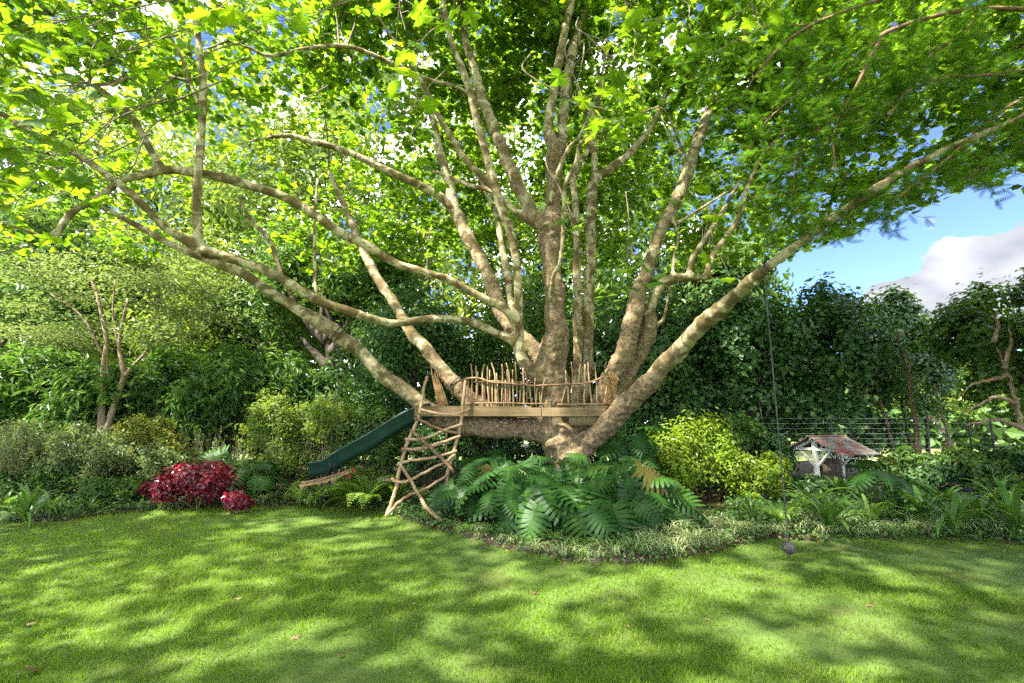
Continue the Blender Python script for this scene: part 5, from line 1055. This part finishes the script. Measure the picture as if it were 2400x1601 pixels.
# ================================================================== FEATHERY TREE reaching in from the side
fb = np.array((8.2, 5.2, 0.0)); fea = thing('feathery_tree', fb, 'feathery fine-leaved tree whose boughs hang in over the cloud side', 'tree')
m = MB(); c = catmull([fb + (0, 0, -.1), fb + (-.05, .1, 2), fb + (-.2, .1, 4.5), fb + (-.3, 0, 8)], 6); m.tube(c, np.linspace(.3, .14, len(c)), 12, .03); m.build('trunk', M['red_bark'], fea)
BO = [([(2600, 40), (2300, 20), (2093, 69), (2051, 115), (2013, 191), (1979, 260), (1960, 298), (1952, 333), (1960, 402)], 5.2, .032), ([(2600, 130), (2400, 165), (2265, 180), (2212, 184), (2100, 230), (1990, 330)], 5.4, .03), ([(2600, 150), (2400, 230), (2300, 300), (2200, 390), (2120, 450), (2050, 520)], 5.0, .025), ([(2600, -50), (2350, -40), (2100, -10), (1900, 60), (1800, 140), (1730, 240)], 5.6, .03), ([(2600, 260), (2420, 330), (2330, 380), (2280, 430)], 4.8, .02), ([(2051, 115), (1970, 160), (1900, 200), (1800, 280), (1750, 360)], 5.3, .016), ([(1979, 260), (1890, 330), (1860, 420), (1880, 500)], 5.3, .014), ([(2300, 20), (2250, 90), (2180, 130), (2080, 280)], 5.0, .016), ([(1900, 60), (1800, 60), (1700, 110), (1650, 150)], 5.6, .014), ([(2120, 450), (2000, 480), (1930, 540), (1880, 570)], 5.2, .012)]
fp_, fd_ = [], []
for q, Y_, r_ in BO:
    c = catmull([P(a_, b_, Y_ + .25 * math.sin(i_ * 1.3)) for i_, (a_, b_) in enumerate(q)], 6); m = MB(); m.tube(c, np.linspace(r_, r_ * .25, len(c)), 7, .05); m.build('bough', M['red_bark'], fea)
    k = rng.integers(0, len(c), 46)
    for i_ in k:
        d = unit(rng.normal(size=3) + (-.5, -.1, -.35)); L_ = rng.uniform(.25, .75); e = c[i_] + d * L_ + (0, 0, -.1 * L_)
        fp_.append((c[i_], (c[i_] + e) / 2 + (0, 0, .03), e))
A_, B_, C_ = (np.array([t_[k] for t_ in fp_]) for k in range(3))
pxe, pye, _ = proj(C_); lim = np.interp(pxe, [1600, 1750, 1900, 2100, 2250, 2400], [420, 560, 600, 560, 500, 480]); k = pye < lim; A_, B_, C_ = A_[k], B_[k], C_[k]
v_, q_ = tri_tubes(A_, B_, C_, .004, .003, .0015); tag(build('twigs', v_, [q_], M['red_bark'], fea, np.full(len(v_), .5)), kind='stuff')
# frond: midrib with fine leaflets
Vs = []; Ts = []
for k_ in range(10):
    t_ = .06 + k_ / 11; ll = .30 * math.sin(math.pi * min(1, t_ * .8 + .18))
    for sg in (-1, 1):
        n0 = len(Vs); Vs += [(0, t_, 0), (sg * ll, t_ + .12, -.03), (0, t_ + .06, 0)]; Ts.append((n0, n0 + 1, n0 + 2))
Vs, Ts = np.array(Vs), np.array(Ts)
nfr = 17; n_ = len(A_) * nfr; t = rng.uniform(.15, 1, n_)[:, None]; A2, B2, C2 = (np.repeat(z_, nfr, 0) for z_ in (A_, B_, C_))
pp = (1 - t) ** 2 * A2 + 2 * t * (1 - t) * B2 + t ** 2 * C2; dd = unit(C2 - A2)
f = dd * .6 + rng.normal(size=(n_, 3)) * .7 + (0, 0, -.25)
V_, F_, T_ = scatter(Vs, Ts, pp, frames(rng.normal(size=(n_, 3)) * .4 + (0, 0, 1), f), rng.uniform(.08, .17, n_), np.clip(rng.normal(.45, .22, n_), 0, 1))
tag(build('crown', V_, [F_], M['feather_leaf'], fea, T_, False), kind='stuff')
print('feather tris', len(F_))

# ================================================================== LAWN GRASS
n_ = 330000
y_ = 1.7 * (11.0 / 1.7) ** rng.uniform(0, 1, n_) ** 1.0; x_ = rng.uniform(-1.22, 1.22, n_) * (y_ + .6)
k = (y_ < edge_wob(x_) + .06); x_, y_ = x_[k], y_[k]; n_ = len(x_)
dn = wave_noise(np.stack((x_, y_, 0 * x_), -1), 1.6, 11) + .6 * wave_noise(np.stack((x_, y_, 0 * x_), -1), 5, 12)
k = rng.uniform(size=n_) < .62 + .5 * np.clip(dn + .4 - .16 * x_, -.95, .5); x_, y_, dn = x_[k], y_[k], dn[k]; n_ = len(x_)
gb = np.array([(-.5, 0, 0), (.5, 0, 0), (-.38, .25, .55), (.38, .25, .55), (0, .75, .85)]); gt = np.array([(0, 1, 3), (0, 3, 2), (2, 3, 4)])
az = rng.uniform(0, 6.283, n_); ln_ = (.026 + .034 * rng.uniform(size=n_) ** 2) * (1 + .35 * np.clip(dn, -1, 1)) * (1 + .02 * y_); wd = .0026 + .0006 * y_
fr_ = np.stack((np.stack((np.cos(az), np.sin(az), 0 * az), -1), np.stack((-np.sin(az), np.cos(az), 0 * az), -1), np.stack((rng.normal(size=n_) * .45, rng.normal(size=n_) * .45, np.ones(n_)), -1)), -1)
sc = np.stack((wd, ln_ * rng.uniform(.4, 1.3, n_), ln_), -1)
gti = np.clip(.45 + .18 * rng.normal(size=n_) + .12 * dn - .045 * x_, 0, 1)
V_, F_, T_ = scatter(gb, gt, np.stack((x_, y_, lawn_z(x_, y_) - .003), -1), fr_, sc, gti)
tag(build('grass', V_, [F_], M['grass'], None, T_, False), 'short green lawn grass, thin and brownish in the worn patches', None, None, 'stuff')
print('grass blades', n_)
# fallen leaves on the lawn
dl = [mesh_np('fallen_leaf', PL_HI[0] * (1, 1, z_), [PL_HI[1]], M['dead_leaf'], np.full(len(PL_HI[0]), t_), False) for z_, t_ in ((1.5, .2), (2.2, .6), (1.0, .95))]
for a_, b_, lab, s_ in ((92, 1567, 'large pale dry leaf lying near the lower corner of the lawn', .10), (175, 1222, 'dry leaf on the lawn near the strap-leaved clump', .10), (640, 1220, 'pale dry leaf on the far lawn near the red shrub', .09), (690, 1496, 'yellowish leaf lying in the middle of the near lawn', .06), (800, 1535, 'small orange leaf on the near lawn, beside its darker twin', .04), (722, 1530, 'small dark orange leaf on the near lawn', .04), (970, 1412, 'small pale leaf on the shaded lawn before the ladder', .04), (1250, 1385, 'pale leaf on the lawn in front of the ground cover', .06), (1470, 1465, 'orange leaf on the brownish middle lawn', .04), (2040, 1420, 'pale broken leaf on the lawn beyond the rope ball', .06), (65, 1462, 'brown leaf at the outer edge of the near lawn', .06), (1655, 1450, 'small tan leaf on the bare patch of lawn', .04), (560, 1400, 'brown leaf in the shade on the wide lawn', .05)):
    p_ = G(a_, b_, .02); o = put('fallen_leaf', dl[rng.integers(3)], Matrix.Translation(Vector(p_)) @ Matrix.Rotation(rng.uniform(0, 6.3), 4, 'Z') @ Matrix.Rotation(rng.normal() * .25, 4, 'X') @ Matrix.Scale(s_ * .9, 4)); tag(o, lab, 'leaf', 'fallen leaves on the lawn')
